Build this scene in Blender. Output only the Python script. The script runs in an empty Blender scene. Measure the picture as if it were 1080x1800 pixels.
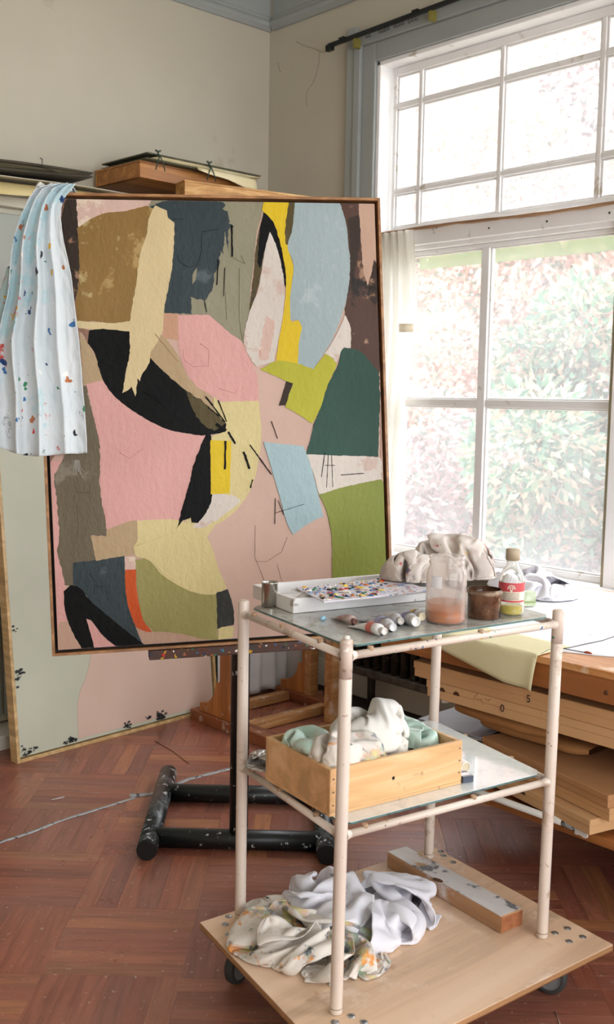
import bpy, bmesh, math, random
import numpy as np
from mathutils import Vector, Matrix, noise

# ------------------------------------------------------------------ camera, light, exposure
SC = bpy.context.scene
COL = SC.collection
F_PX, CX, CY = 1836.95, 540.0, 900.0
YAW, PITCH, ROLL, CAM_H = 0.746162, 0.108114, -0.0175054, 1.5
def _cam_rows():
    cy, sy, cp, sp = math.cos(YAW), math.sin(YAW), math.cos(PITCH), math.sin(PITCH)
    f = Vector((sy*cp, cy*cp, -sp)); r = Vector((cy, -sy, 0)); d = f.cross(r)
    c, s = math.cos(ROLL), math.sin(ROLL)
    return c*r + s*d, -s*r + c*d, f
RR, DD, FF = _cam_rows()
CAM = Vector((0, 0, CAM_H))
cd = bpy.data.cameras.new('camera'); cam = bpy.data.objects.new('camera', cd); COL.objects.link(cam)
cd.sensor_fit = 'HORIZONTAL'; cd.sensor_width = 36; cd.lens = 36*F_PX/1080; cd.clip_start = 0.05; cd.clip_end = 200
m3 = Matrix((RR, -DD, -FF)).transposed()
cam.matrix_world = Matrix.Translation(CAM) @ m3.to_4x4()
SC.camera = cam
cd.dof.use_dof = True; cd.dof.focus_distance = 3.2; cd.dof.aperture_fstop = 8
SC.view_settings.view_transform = 'Standard'; SC.view_settings.look = 'None'
SC.view_settings.gamma = 1; SC.view_settings.use_curve_mapping = False
SC.view_settings.exposure = 1.3
wd = bpy.data.worlds.new('world'); SC.world = wd; wd.use_nodes = True
bg = wd.node_tree.nodes['Background']; bg.inputs[0].default_value = (0.93, 0.96, 1.0, 1); bg.inputs[1].default_value = 3.4
sd = bpy.data.lights.new('sun', 'SUN'); sd.energy = 3.6; sd.angle = 0.06; sd.color = (1, .95, .88)
so = bpy.data.objects.new('sun', sd); COL.objects.link(so)
so.rotation_euler = Vector((0.62, -0.30, -0.72)).to_track_quat('-Z', 'Y').to_euler()
def portal(name, loc, direction, w, h):
    l = bpy.data.lights.new(name, 'AREA'); l.shape = 'RECTANGLE'; l.size = w; l.size_y = h
    l.cycles.is_portal = True
    o = bpy.data.objects.new(name, l); COL.objects.link(o); o.location = loc
    o.rotation_euler = Vector(direction).to_track_quat('-Z', 'Y').to_euler()
portal('window_portal', (3.95, 2.2, 1.95), (-1, 0, 0), 2.8, 2.4)
portal('rear_window_portal', (0.9, -2.75, 1.75), (0, 1, 0), 3.9, 2.3)
portal('side_window_portal', (3.95, -1.0, 1.95), (-1, 0, 0), 2.3, 2.4)

# pixel of the photograph -> point on a plane of the room
def ray(x, y): return RR*((x-CX)/F_PX) + DD*((y-CY)/F_PX) + FF
def PZ(x, y, z): d = ray(x, y); return CAM + d*((z-CAM.z)/d.z)
def PX(x, y, X): d = ray(x, y); return CAM + d*((X-CAM.x)/d.x)
def PY(x, y, Y): d = ray(x, y); return CAM + d*((Y-CAM.y)/d.y)
def PP(x, y, p, n): d = ray(x, y); return CAM + d*((Vector(p)-CAM).dot(n)/d.dot(n))

# ------------------------------------------------------------------ materials
def lin(c):
    return tuple((v/255/12.92 if v/255 <= .04045 else ((v/255+.055)/1.055)**2.4) for v in c)
MATS = {}
class NT:
    def __init__(s, name):
        s.m = bpy.data.materials.new(name); s.m.use_nodes = True; s.t = s.m.node_tree
        s.p = s.t.nodes['Principled BSDF']; s.out = s.t.nodes['Material Output']
    def n(s, typ, **k):
        nd = s.t.nodes.new(typ)
        for a, v in k.items():
            if a.startswith('i_'): nd.inputs[a[2:].replace('_', ' ')].default_value = v
            else: setattr(nd, a, v)
        return nd
    def l(s, a, b): s.t.links.new(a, b)
    def ramp(s, fac, stops, interp='LINEAR'):
        r = s.n('ShaderNodeValToRGB'); r.color_ramp.interpolation = interp
        e = r.color_ramp.elements
        while len(e) > 1: e.remove(e[-1])
        e[0].position, e[0].color = stops[0][0], (*stops[0][1], 1) if len(stops[0][1]) == 3 else stops[0][1]
        for p, c in stops[1:]:
            q = e.new(p); q.color = (*c, 1) if len(c) == 3 else c
        s.l(fac, r.inputs[0]); return r.outputs[0]
    def mix(s, fac, a, b):
        x = s.n('ShaderNodeMix', data_type='RGBA')
        for v, i in ((fac, 0), (a, 6), (b, 7)):
            if hasattr(v, 'is_output'): s.l(v, x.inputs[i])
            elif i == 0: x.inputs[0].default_value = v
            else: x.inputs[i].default_value = (*v[:3], 1)
        return x.outputs[2]
    def coord(s, stretch=(1, 1, 1), kind='Object', rnd=False):
        tc = s.n('ShaderNodeTexCoord'); mp = s.n('ShaderNodeMapping'); mp.inputs['Scale'].default_value = stretch
        s.l(tc.outputs[kind], mp.inputs['Vector'])
        if rnd:
            oi = s.n('ShaderNodeObjectInfo'); cmb = s.n('ShaderNodeVectorMath', operation='SCALE')
            cmb.inputs[0].default_value = (37, 17, 53); s.l(oi.outputs['Random'], cmb.inputs['Scale'])
            s.l(cmb.outputs[0], mp.inputs['Location'])
        return mp.outputs[0]
    def noise(s, vec, scale=5, detail=4, rough=.55, dist=0):
        nd = s.n('ShaderNodeTexNoise'); nd.inputs['Scale'].default_value = scale; nd.inputs['Detail'].default_value = detail
        nd.inputs['Roughness'].default_value = rough; nd.inputs['Distortion'].default_value = dist
        s.l(vec, nd.inputs['Vector']); return nd.outputs[0]
    def bump(s, h, strength=.3, dist=.005):
        b = s.n('ShaderNodeBump'); b.inputs['Strength'].default_value = strength; b.inputs['Distance'].default_value = dist
        s.l(h, b.inputs['Height']); s.l(b.outputs[0], s.p.inputs['Normal'])

SPLAT = [(200, 40, 40), (30, 30, 34), (60, 110, 160), (240, 236, 228), (210, 160, 40), (60, 130, 90), (180, 110, 70), (20, 60, 110)]
def mat(name, c, c2=None, rough=.6, scale=6, stretch=(1, 1, 1), bump=0, bscale=40, bdist=.003, metal=0, stains=(), splat=None,
        rnd=False, detail=4, band=(.35, .65), kind='Object', spec=.5, sheen=0):
    """procedural surface: two tones through noise, optional stains (colour, scale, threshold) and paint splashes (scale, cover)"""
    if name in MATS: return MATS[name]
    t = NT(name); v = t.coord(stretch, kind, rnd); v1 = t.coord((1, 1, 1), kind, rnd)
    col = None
    if c2: col = t.ramp(t.noise(v, scale, detail), [(band[0], lin(c)), (band[1], lin(c2))])
    for sc, ss, th in stains:
        th = .5+(th-.5)*.66
        f = t.ramp(t.noise(v1, ss, 5, .65), [(th, (0, 0, 0)), (th+.05, (1, 1, 1))])
        col = t.mix(f, col if col is not None else lin(c), lin(sc))
    if splat:
        ss, cover = splat
        vo = t.n('ShaderNodeTexVoronoi'); vo.inputs['Scale'].default_value = ss
        wob = t.n('ShaderNodeVectorMath', operation='MULTIPLY_ADD'); nz = t.n('ShaderNodeTexNoise'); nz.inputs['Scale'].default_value = ss*1.7
        t.l(v1, nz.inputs['Vector']); t.l(nz.outputs[1], wob.inputs[0]); wob.inputs[1].default_value = (.9/ss,)*3; t.l(v1, wob.inputs[2])
        t.l(wob.outputs[0], vo.inputs['Vector'])
        sep = t.n('ShaderNodeSeparateColor'); t.l(vo.outputs['Color'], sep.inputs[0])
        pal = t.ramp(sep.outputs[0], [(i/len(SPLAT), lin(q)) for i, q in enumerate(SPLAT)], 'CONSTANT')
        rad = t.n('ShaderNodeMath', operation='MULTIPLY'); t.l(sep.outputs[1], rad.inputs[0]); t.l(sep.outputs[1], rad.inputs[1])
        rad2 = t.n('ShaderNodeMath', operation='MULTIPLY'); t.l(rad.outputs[0], rad2.inputs[0]); rad2.inputs[1].default_value = cover
        lt = t.n('ShaderNodeMath', operation='LESS_THAN'); t.l(vo.outputs['Distance'], lt.inputs[0]); t.l(rad2.outputs[0], lt.inputs[1])
        col = t.mix(lt.outputs[0], col if col is not None else lin(c), pal)
    if col is not None: t.l(col, t.p.inputs['Base Color'])
    else: t.p.inputs['Base Color'].default_value = (*lin(c), 1)
    t.p.inputs['Roughness'].default_value = rough; t.p.inputs['Metallic'].default_value = metal
    t.p.inputs['Specular IOR Level'].default_value = spec
    if sheen: t.p.inputs['Sheen Weight'].default_value = sheen
    if bump: t.bump(t.noise(v, bscale, 5, .6), bump, bdist)
    MATS[name] = t.m; return t.m
def mat_wood(name, c, c2, along='x', rough=.5, scale=3, ring=30, dirt=None, bump=.15, kind='Object'):
    if name in MATS: return MATS[name]
    t = NT(name); st = {'x': (.08, 1, 1), 'y': (1, .08, 1), 'z': (1, 1, .08)}[along]
    v = t.coord(st, kind, True)
    g = t.noise(v, ring, 6, .6, .6); g2 = t.noise(v, scale, 3)
    col = t.ramp(g, [(.36, lin(tuple(int(q*.86) for q in c2))), (.5, lin(c2)), (.62, lin(c))]); col = t.mix(t.ramp(g2, [(.35, (0, 0, 0)), (.7, (.45, .45, .45))]), col, lin(c2))
    if dirt:
        v1 = t.coord((1, 1, 1), kind, True)
        for dc, ss, th in dirt: th = .5+(th-.5)*.66; col = t.mix(t.ramp(t.noise(v1, ss, 6, .7), [(th, (0, 0, 0)), (th+.1, (.85, .85, .85))]), col, lin(dc))
    t.l(col, t.p.inputs['Base Color']); t.p.inputs['Roughness'].default_value = rough
    t.bump(g, bump, .002); MATS[name] = t.m; return t.m
def mat_glass(name, c=(255, 255, 255), rough=.02, ior=1.45):
    if name in MATS: return MATS[name]
    t = NT(name); t.p.inputs['Base Color'].default_value = (*lin(c), 1); t.p.inputs['Transmission Weight'].default_value = 1
    t.p.inputs['Roughness'].default_value = rough; t.p.inputs['IOR'].default_value = ior; MATS[name] = t.m; return t.m
def mat_film(name, c, trans, rough=.1, dust=None, tint=(255, 255, 255)):
    """thin see-through sheet: part clear, part scattering film"""
    if name in MATS: return MATS[name]
    t = NT(name); tr = t.n('ShaderNodeBsdfTransparent'); tr.inputs[0].default_value = (*lin(tint), 1)
    t.p.inputs['Base Color'].default_value = (*lin(c), 1); t.p.inputs['Roughness'].default_value = rough
    tl = t.n('ShaderNodeBsdfTranslucent'); tl.inputs[0].default_value = (*lin(c), 1)
    a = t.n('ShaderNodeMixShader'); a.inputs[0].default_value = .6; t.l(t.p.outputs[0], a.inputs[1]); t.l(tl.outputs[0], a.inputs[2])
    b = t.n('ShaderNodeMixShader'); t.l(a.outputs[0], b.inputs[1]); t.l(tr.outputs[0], b.inputs[2])
    if dust:  # uneven haze put into the sheet: share of scattering film varies
        f = t.ramp(t.noise(t.coord(), dust[0], 6, .7), [(.35, (trans,)*3), (.75, (dust[1],)*3)]); t.l(f, b.inputs[0])
    else: b.inputs[0].default_value = trans
    t.l(b.outputs[0], t.out.inputs[0]); MATS[name] = t.m; return t.m

def mat_hazy(name, haze, c=(240, 232, 226), amount=(.12, .5), rough=.02, sc=18):
    # real glass with a dried film on it
    if name in MATS: return MATS[name]
    t = NT(name); t.p.inputs['Base Color'].default_value = (.98, .98, .97, 1); t.p.inputs['Transmission Weight'].default_value = 1; t.p.inputs['Roughness'].default_value = rough; t.p.inputs['IOR'].default_value = 1.3
    df = t.n('ShaderNodeBsdfDiffuse'); df.inputs[0].default_value = (*lin(c), 1); tl = t.n('ShaderNodeBsdfTranslucent'); tl.inputs[0].default_value = (*lin(c), 1)
    a = t.n('ShaderNodeMixShader'); a.inputs[0].default_value = .6; t.l(df.outputs[0], a.inputs[1]); t.l(tl.outputs[0], a.inputs[2])
    b = t.n('ShaderNodeMixShader'); t.l(t.ramp(t.noise(t.coord((1, 1, .25)), sc, 5, .6), [(.4, (amount[0],)*3), (.65, (amount[1],)*3)]), b.inputs[0]); t.l(t.p.outputs[0], b.inputs[1]); t.l(a.outputs[0], b.inputs[2])
    t.l(b.outputs[0], t.out.inputs[0]); MATS[name] = t.m; return t.m

# ------------------------------------------------------------------ mesh building
WL = {}
def tag(o, label=None, cat=None, group=None, kind=None):
    if label: o['label'] = label
    if cat: o['category'] = cat
    if group: o['group'] = group
    if kind: o['kind'] = kind
    return o
def thing(name, loc, label=None, cat=None, group=None, kind=None):
    o = bpy.data.objects.new(name, None); COL.objects.link(o); o.location = loc; o.empty_display_size = .05
    WL[o.name] = Vector(loc); return tag(o, label, cat, group, kind)
class MB:
    def __init__(s): s.v = []; s.f = []; s.smooth = []; s.uv = None
    def add(s, vs, fs, smooth=False):
        b = len(s.v); s.v += [Vector(p) for p in vs]; s.f += [tuple(i+b for i in f) for f in fs]; s.smooth += [smooth]*len(fs); return s
    def box(s, lo, hi, M=None):
        x0, y0, z0 = lo; x1, y1, z1 = hi
        vs = [Vector(p) for p in ((x0,y0,z0),(x1,y0,z0),(x1,y1,z0),(x0,y1,z0),(x0,y0,z1),(x1,y0,z1),(x1,y1,z1),(x0,y1,z1))]
        if M is not None: vs = [M @ p for p in vs]
        return s.add(vs, [(0,3,2,1),(4,5,6,7),(0,1,5,4),(1,2,6,5),(2,3,7,6),(3,0,4,7)])
    def prism(s, loop, vec):
        """closed planar loop pushed along vec"""
        n = len(loop); vec = Vector(vec); a = [Vector(p) for p in loop]
        return s.add(a + [p+vec for p in a], [tuple(range(n-1, -1, -1)), tuple(range(n, 2*n))] + [(i, (i+1) % n, n+(i+1) % n, n+i) for i in range(n)])
    def quadslab(s, q, z0, z1):
        return s.prism([(p[0], p[1], z0) for p in q], (0, 0, z1-z0))
    def tube(s, path, r, n=14, cap=True):
        path = [Vector(p) for p in path]; rs = r if isinstance(r, (list, tuple)) else [r]*len(path)
        vs = []; k = len(path); up = None
        for i, p in enumerate(path):
            t = (path[min(i+1, k-1)] - path[max(i-1, 0)]).normalized()
            if up is None: up = Vector((0, 0, 1)) if abs(t.z) < .9 else Vector((1, 0, 0))
            a = t.cross(up).normalized(); b = t.cross(a).normalized(); up = -b if False else up
            for j in range(n):
                w = 2*math.pi*j/n; vs.append(p + (a*math.cos(w) + b*math.sin(w))*rs[i])
        fs = [(i*n+j, i*n+(j+1) % n, (i+1)*n+(j+1) % n, (i+1)*n+j) for i in range(k-1) for j in range(n)]
        s.add(vs, fs, True)
        if cap:
            b0 = len(s.v)-len(vs); s.f += [tuple(b0+j for j in range(n)), tuple(b0+(k-1)*n+j for j in range(n-1, -1, -1))]; s.smooth += [False, False]
        return s
    def lathe(s, prof, M=None, n=32, smooth=True):
        vs = []; fs = []; k = len(prof)
        for (r, z) in prof:
            for j in range(n):
                w = 2*math.pi*j/n; p = Vector((r*math.cos(w), r*math.sin(w), z)); vs.append(M @ p if M is not None else p)
        for i in range(k-1):
            for j in range(n): fs.append((i*n+j, i*n+(j+1) % n, (i+1)*n+(j+1) % n, (i+1)*n+j))
        return s.add(vs, fs, smooth)
    def grid(s, P, smooth=True):
        R_, C_ = len(P), len(P[0])
        return s.add([p for row in P for p in row], [(i*C_+j, i*C_+j+1, (i+1)*C_+j+1, (i+1)*C_+j) for i in range(R_-1) for j in range(C_-1)], smooth)
    def build(s, name, m, parent=None, loc=None, bevel=0, solid=0, subsurf=0, segs=2):
        o0 = Vector((0, 0, 0))
        if parent is not None: o0 = WL[parent.name]
        elif loc is not None: o0 = Vector(loc)
        me = bpy.data.meshes.new(name); me.from_pydata([p-o0 for p in s.v], [], s.f); me.polygons.foreach_set('use_smooth', s.smooth)
        if isinstance(m, (list, tuple)):
            for q in m: me.materials.append(q)
        else: me.materials.append(m)
        me.validate(); me.update()
        bm = bmesh.new(); bm.from_mesh(me); bmesh.ops.recalc_face_normals(bm, faces=bm.faces); bm.to_mesh(me); bm.free()
        o = bpy.data.objects.new(name, me); COL.objects.link(o)
        if parent is not None: o.parent = parent
        else: o.location = o0
        WL[o.name] = o0
        if subsurf:
            md = o.modifiers.new('smooth', 'SUBSURF'); md.levels = subsurf; md.render_levels = subsurf
        if solid:
            md = o.modifiers.new('thickness', 'SOLIDIFY'); md.thickness = solid; md.offset = 0
        if bevel:
            md = o.modifiers.new('bevel', 'BEVEL'); md.width = bevel; md.segments = segs; md.limit_method = 'ANGLE'; md.angle_limit = .7
        return o
def box(name, lo, hi, m, parent=None, M=None, bevel=0, loc=None):
    return MB().box(lo, hi, M).build(name, m, parent, loc if loc is not None else (None if parent is not None else
        (M @ Vector(((lo[0]+hi[0])/2, (lo[1]+hi[1])/2, lo[2])) if M is not None else Vector(((lo[0]+hi[0])/2, (lo[1]+hi[1])/2, lo[2])))), bevel)
def frame(o, x, y=None):
    """matrix with origin o, X axis along x (horizontal), Z up"""
    x = Vector(x).normalized(); z = Vector((0, 0, 1)); y = z.cross(x).normalized(); x = y.cross(z)
    M = Matrix((x, y, z)).transposed().to_4x4(); M.translation = Vector(o); return M
def arc(cx, cy, r, a0, a1, n): return [(cx+r*math.cos(a0+(a1-a0)*i/n), cy+r*math.sin(a0+(a1-a0)*i/n)) for i in range(n+1)]
def text(name, s, size, M, m, parent, shear=0):
    cu = bpy.data.curves.new(name, 'FONT'); cu.body = s; cu.size = size; cu.extrude = .0003; cu.align_x = 'CENTER'; cu.align_y = 'CENTER'; cu.shear = shear
    to = bpy.data.objects.new('tmp', cu); COL.objects.link(to)
    me = bpy.data.meshes.new_from_object(to.evaluated_get(bpy.context.evaluated_depsgraph_get()))
    bpy.data.objects.remove(to); me.materials.clear(); me.materials.append(m)
    me.transform(Matrix.Translation(-WL[parent.name]) @ M)
    o = bpy.data.objects.new(name, me); COL.objects.link(o); o.parent = parent; WL[o.name] = WL[parent.name]; return o
def nz(x, y, z=0.0): return noise.noise(Vector((x, y, z)))

# position based cloth: a sheet, pressed together sideways, dropped on the shelf and over hidden lumps
def cloth(n, size, center, rot, comp, lumps, seed, floor=0.0, steps=110, walls=None, lift=.10, rough=.03, rho0=1.3, puff=.25, heap=(), freq=(1.5, 5), rel=.86):
    rg = np.random.RandomState(seed); nx, ny = n
    L = size[0]/(nx-1); Lh = size[1]/(ny-1)
    u, v = np.meshgrid(np.linspace(-.5, .5, nx), np.linspace(-.5, .5, ny), indexing='ij')
    ph = rg.rand(6)*6.28; fr = rg.uniform(freq[0], freq[1], 6)
    w = sum(np.sin(fr[i]*6.28*(u*math.cos(ph[i]*1.7)+v*math.sin(ph[i]*1.7))+ph[i]) for i in range(6))
    cr, sr = math.cos(rot), math.sin(rot)
    x = u*size[0]*comp; y = v*size[1]*comp
    # a random fold over
    p = np.stack([center[0]+cr*x-sr*y, center[1]+sr*x+cr*y, floor+lift+rough*w/2+.02*rg.rand(nx, ny)], -1)
    vel = np.zeros_like(p)
    def con(A, B, rest, k):
        d = B-A; l = np.sqrt((d*d).sum(-1, keepdims=True))+1e-9; c = d*((l-rest)/l)*(.5*k); A += c; B -= c
    dl = math.hypot(L, Lh)
    dt = 1/60
    for st in range(steps):
        vel *= .97; vel[..., 2] -= 9.8*dt*.35
        q = p + vel*dt
        for it in range(6):
            for o in (0, 1):
                a = q[o:nx-1:2]; b = q[o+1:nx:2]; m_ = min(len(a), len(b)); con(a[:m_], b[:m_], L, 1)
                a = q[:, o:ny-1:2]; b = q[:, o+1:ny:2]; m_ = min(a.shape[1], b.shape[1]); con(a[:, :m_], b[:, :m_], Lh, 1)
            for o in (0, 1):
                a = q[o:nx-1:2, :-1]; b = q[o+1:nx:2, 1:]; m_ = min(len(a), len(b)); con(a[:m_], b[:m_], dl, .5)
                a = q[o:nx-1:2, 1:]; b = q[o+1:nx:2, :-1]; m_ = min(len(a), len(b)); con(a[:m_], b[:m_], dl, .5)
            for o in range(4):
                a = q[o:nx-2:4]; b = q[o+2:nx:4]; m_ = min(len(a), len(b)); con(a[:m_], b[:m_], 2*L, .03)
                a = q[:, o:ny-2:4]; b = q[:, o+2:ny:4]; m_ = min(a.shape[1], b.shape[1]); con(a[:, :m_], b[:, :m_], 2*Lh, .03)
            for (cx_, cy_, cz_, r) in lumps:
                d = q-np.array([cx_, cy_, cz_]); l = np.sqrt((d*d).sum(-1, keepdims=True))+1e-9
                ins = l < r; q = np.where(ins, np.array([cx_, cy_, cz_])+d/l*r, q)
                hit = ins[..., 0]; q[hit] = q[hit]*.7+p[hit]*.3
            if heap and st < rel*steps:     # gathered by hand: squeezed into a few overlapping mounds (x, y, rx, ry, turn, height)
                sc_ = 1+1.1*max(0, 1-st/(.55*steps)); best = None
                for (hx, hy, rx, ry, tw, hz) in heap:
                    ct, sn = math.cos(tw), math.sin(tw); dx, dy, dz = q[..., 0]-hx, q[..., 1]-hy, q[..., 2]-floor
                    l = np.sqrt(((ct*dx+sn*dy)/(rx*sc_))**2+((ct*dy-sn*dx)/(ry*sc_))**2+(dz/(hz*sc_))**2)
                    tgt = np.stack([hx+dx/l, hy+dy/l, floor+dz/l], -1)
                    if best is None: best, bt_ = l, tgt
                    else: m_ = l < best; bt_ = np.where(m_[..., None], tgt, bt_); best = np.where(m_, l, best)
                out_ = best > 1; q[out_] += (bt_[out_]-q[out_])*.35
            low = q[..., 2] < floor+.002
            q[..., 2] = np.maximum(q[..., 2], floor+.002)
            q[low, :2] = q[low, :2]*.5+p[low, :2]*.5
            if walls is not None:
                O, X_, Y_, lx, ly, wz = walls
                d = q[..., :2]-np.array(O); a = d@np.array(X_); b = d@np.array(Y_)
                inn = q[..., 2] < wz
                a2 = np.where(inn, np.clip(a, .012, lx-.012), a); b2 = np.where(inn, np.clip(b, .012, ly-.012), b)
                q[..., :2] += (a2-a)[..., None]*np.array(X_)+(b2-b)[..., None]*np.array(Y_)
        # layers of the sheet keep apart: push out of over-full cells
        cs = 1.7*max(L, Lh); lo = q.reshape(-1, 3).min(0)-3*cs; ijk = ((q.reshape(-1, 3)-lo)/cs).astype(int); sh = ijk.max(0)+4
        rho = np.bincount((ijk[:, 0]*sh[1]+ijk[:, 1])*sh[2]+ijk[:, 2], minlength=int(sh.prod())).astype(float).reshape(sh)
        for ax in range(3): rho = (np.roll(rho, 1, ax)+2*rho+np.roll(rho, -1, ax))/4
        g = np.stack(np.gradient(np.maximum(rho-rho0, 0)), -1)[ijk[:, 0], ijk[:, 1], ijk[:, 2]]
        q -= np.clip(g*(puff if st < rel*steps else puff*.4)*cs, -.35*cs, .35*cs).reshape(q.shape)
        q[..., 2] = np.maximum(q[..., 2], floor+.002)
        vel = np.clip((q-p)/dt, -1.2, 1.2); p = q
    return p
def wrinkle(p, amp, sc, seed):
    # fine creases along the surface normal
    du = np.gradient(p, axis=0); dv = np.gradient(p, axis=1); n_ = np.cross(du, dv); n_ /= np.linalg.norm(n_, axis=-1, keepdims=True)+1e-9
    h = np.array([[(.5-abs(noise.noise(Vector((q[0]*sc+seed, q[1]*sc*1.3, q[2]*sc)))))+.5*(.5-abs(noise.noise(Vector((q[0]*sc*2.3, q[1]*sc*2.1+seed, q[2]*sc*2.2))))) for q in r] for r in p])
    return p+n_*(h*amp)[..., None]
def rag(name, p, m, label=None, cat='rag', parent=None, group=None, thick=.0018, sub=1, wr=.010, wsc=26):
    p = wrinkle(p, wr, wsc, len(label or ''))
    mb = MB(); nx, ny, _ = p.shape
    mb.v = [Vector(q) for q in p.reshape(-1, 3)]
    mb.f = [(i*ny+j, (i+1)*ny+j, (i+1)*ny+j+1, i*ny+j+1) for i in range(nx-1) for j in range(ny-1)]; mb.smooth = [True]*len(mb.f)
    c = p.reshape(-1, 3).mean(0); lo = p[..., 2].min()
    o = mb.build(name, m, parent, None if parent is not None else (c[0], c[1], lo), solid=thick, subsurf=sub)
    return tag(o, label, cat, group) if parent is None else o

# ------------------------------------------------------------------ room shell
XW, YB = 3.74, 4.40            # window wall and back wall faces
RX0, RY0 = -2.0, -2.6          # far sides of the room behind the camera
ZR, ZC = 3.42, 4.0
M_wall = mat('wall plaster', (188, 181, 163), (196, 189, 172), rough=.9, scale=1.4, bump=.12, bscale=60, stains=[((178, 169, 148), 2.2, .70)])
M_grey = mat('grey blue paint', (152, 156, 154), (160, 164, 160), rough=.5, scale=3, bump=.05)
M_white = mat('white gloss paint', (238, 236, 234), (244, 243, 242), rough=.35, scale=4, bump=.05, stains=[((200, 192, 178), 7, .7)])
M_ceil = mat('ceiling paint', (222, 220, 214), rough=.9)
M_plinth = mat('plinth paint', (214, 208, 196), rough=.6)

def struct(o): return tag(o, kind='structure')
struct(box('ceiling', (RX0, RY0, ZC), (4.0, 4.6, ZC+.15), M_ceil))
struct(box('wall_back', (RX0-.2, YB, -.02), (4.0, YB+.2, ZC), M_wall))
struct(box('wall_left', (RX0-.2, RY0, -.02), (RX0, YB, ZC), M_wall))
# window wall with two openings
def wall_with_holes(name, lo, hi, axis, holes, m):
    """axis 'x': wall runs along y; holes are (a0, a1, z0, z1)"""
    mb = MB(); a0, a1 = (lo[1], hi[1]) if axis == 'x' else (lo[0], hi[0])
    def put(p0, p1, z0, z1):
        if axis == 'x': mb.box((lo[0], p0, z0), (hi[0], p1, z1))
        else: mb.box((p0, lo[1], z0), (p1, hi[1], z1))
    cur = a0
    for h0, h1, z0, z1 in sorted(holes):
        put(cur, h0, lo[2], hi[2]); put(h0, h1, lo[2], z0); put(h0, h1, z1, hi[2]); cur = h1
    put(cur, a1, lo[2], hi[2])
    return struct(mb.build(name, m, None, (0, 0, 0)))
wall_with_holes('wall_right', (XW, RY0, -.02), (4.0, YB, ZC), 'x', [(.80, 3.60, .74, 3.10), (-2.1, .1, .74, 3.10)], M_wall)
wall_with_holes('wall_front', (RX0-.2, RY0-.2, -.02), (4.0, RY0, ZC), 'y', [(-1.0, 2.8, .6, 2.9)], M_wall)

# grey frieze and picture rail
def profile_run(name, a, b, prof, out):
    """run a wall profile [(outward, z)] from a to b"""
    out = Vector(out); a, b = Vector(a), Vector(b); n = len(prof); mb = MB()
    vs = [a+out*o+Vector((0, 0, z)) for o, z in prof]+[b+out*o+Vector((0, 0, z)) for o, z in prof]
    mb.add(vs, [(i, i+1, n+i+1, n+i) for i in range(n-1)]+[tuple(range(n)), tuple(range(2*n-1, n-1, -1))])
    return struct(mb.build(name, M_grey, None, a))
pr = [(0, ZR), (.012, ZR), (.03, ZR+.02), (.034, ZR+.035), (.03, ZR+.045), (.016, ZR+.055), (.016, ZR+.068), (.010, ZR+.075), (.010, ZC-.04), (0, ZC-.04)]
profile_run('trim_1', (RX0, YB, 0), (XW, YB, 0), pr, (0, -1, 0))
profile_run('trim_2', (XW, YB-.035, 0), (XW, RY0, 0), pr, (-1, 0, 0))
struct(box('baseboard_back', (RX0, YB-.02, 0), (XW, YB, .14), M_plinth))
struct(box('baseboard_right', (XW-.02, RY0, 0), (XW, YB-.02, .14), M_plinth))

# parquet floor: square blocks of six staves, alternate blocks turned
def mat_parquet():
    t = NT('parquet')
    uv = t.n('ShaderNodeUVMap'); uv.uv_map = 'grain'
    oi = t.n('ShaderNodeObjectInfo'); ge = t.n('ShaderNodeNewGeometry')
    ad = t.n('ShaderNodeMath', operation='ADD'); t.l(oi.outputs['Random'], ad.inputs[0]); t.l(ge.outputs['Random Per Island'], ad.inputs[1])
    fr = t.n('ShaderNodeMath', operation='FRACT'); t.l(ad.outputs[0], fr.inputs[0])
    off = t.n('ShaderNodeVectorMath', operation='SCALE'); off.inputs[0].default_value = (31, 57, 13); t.l(fr.outputs[0], off.inputs['Scale'])
    mp = t.n('ShaderNodeMapping'); mp.inputs['Scale'].default_value = (3.2, 34, 1); t.l(uv.outputs[0], mp.inputs['Vector']); t.l(off.outputs[0], mp.inputs['Location'])
    g = t.noise(mp.outputs[0], 1.6, 7, .62, .5)
    base = t.ramp(fr.outputs[0], [(0, lin((140, 84, 68))), (.25, lin((166, 100, 78))), (.45, lin((150, 94, 80))), (.6, lin((172, 110, 84))), (.75, lin((158, 98, 78))), (.88, lin((138, 88, 78))), (.95, lin((186, 124, 84))), (1, lin((166, 104, 82)))])
    dark = t.mix(1, base, base)
    hs = t.n('ShaderNodeHueSaturation'); hs.inputs['Value'].default_value = .66; t.l(base, hs.inputs['Color'])
    col = t.mix(t.ramp(g, [(.36, (1, 1, 1)), (.6, (0, 0, 0))]), base, hs.outputs[0])
    w = t.coord((1, 1, 1), 'Object'); gp = t.n('ShaderNodeNewGeometry')
    worn = t.noise(gp.outputs['Position'], 2.3, 6, .65)
    col = t.mix(t.ramp(worn, [(.46, (0, 0, 0)), (.70, (.35, .35, .35))]), col, lin((158, 122, 106)))
    spk = t.noise(gp.outputs['Position'], 55, 3, .6)
    col = t.mix(t.ramp(spk, [(.665, (0, 0, 0)), (.68, (.7, .7, .7))]), col, lin((190, 172, 160)))
    t.l(col, t.p.inputs['Base Color'])
    t.l(t.ramp(worn, [(.3, (.22,)*3), (.75, (.48,)*3)]), t.p.inputs['Roughness'])
    t.bump(g, .12, .001); return t.m
M_parquet = mat_parquet()
floor = struct(box('floor', (RX0, RY0, -.12), (XW, YB, -.004), mat('floor screed', (46, 26, 20), rough=.8)))
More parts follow.
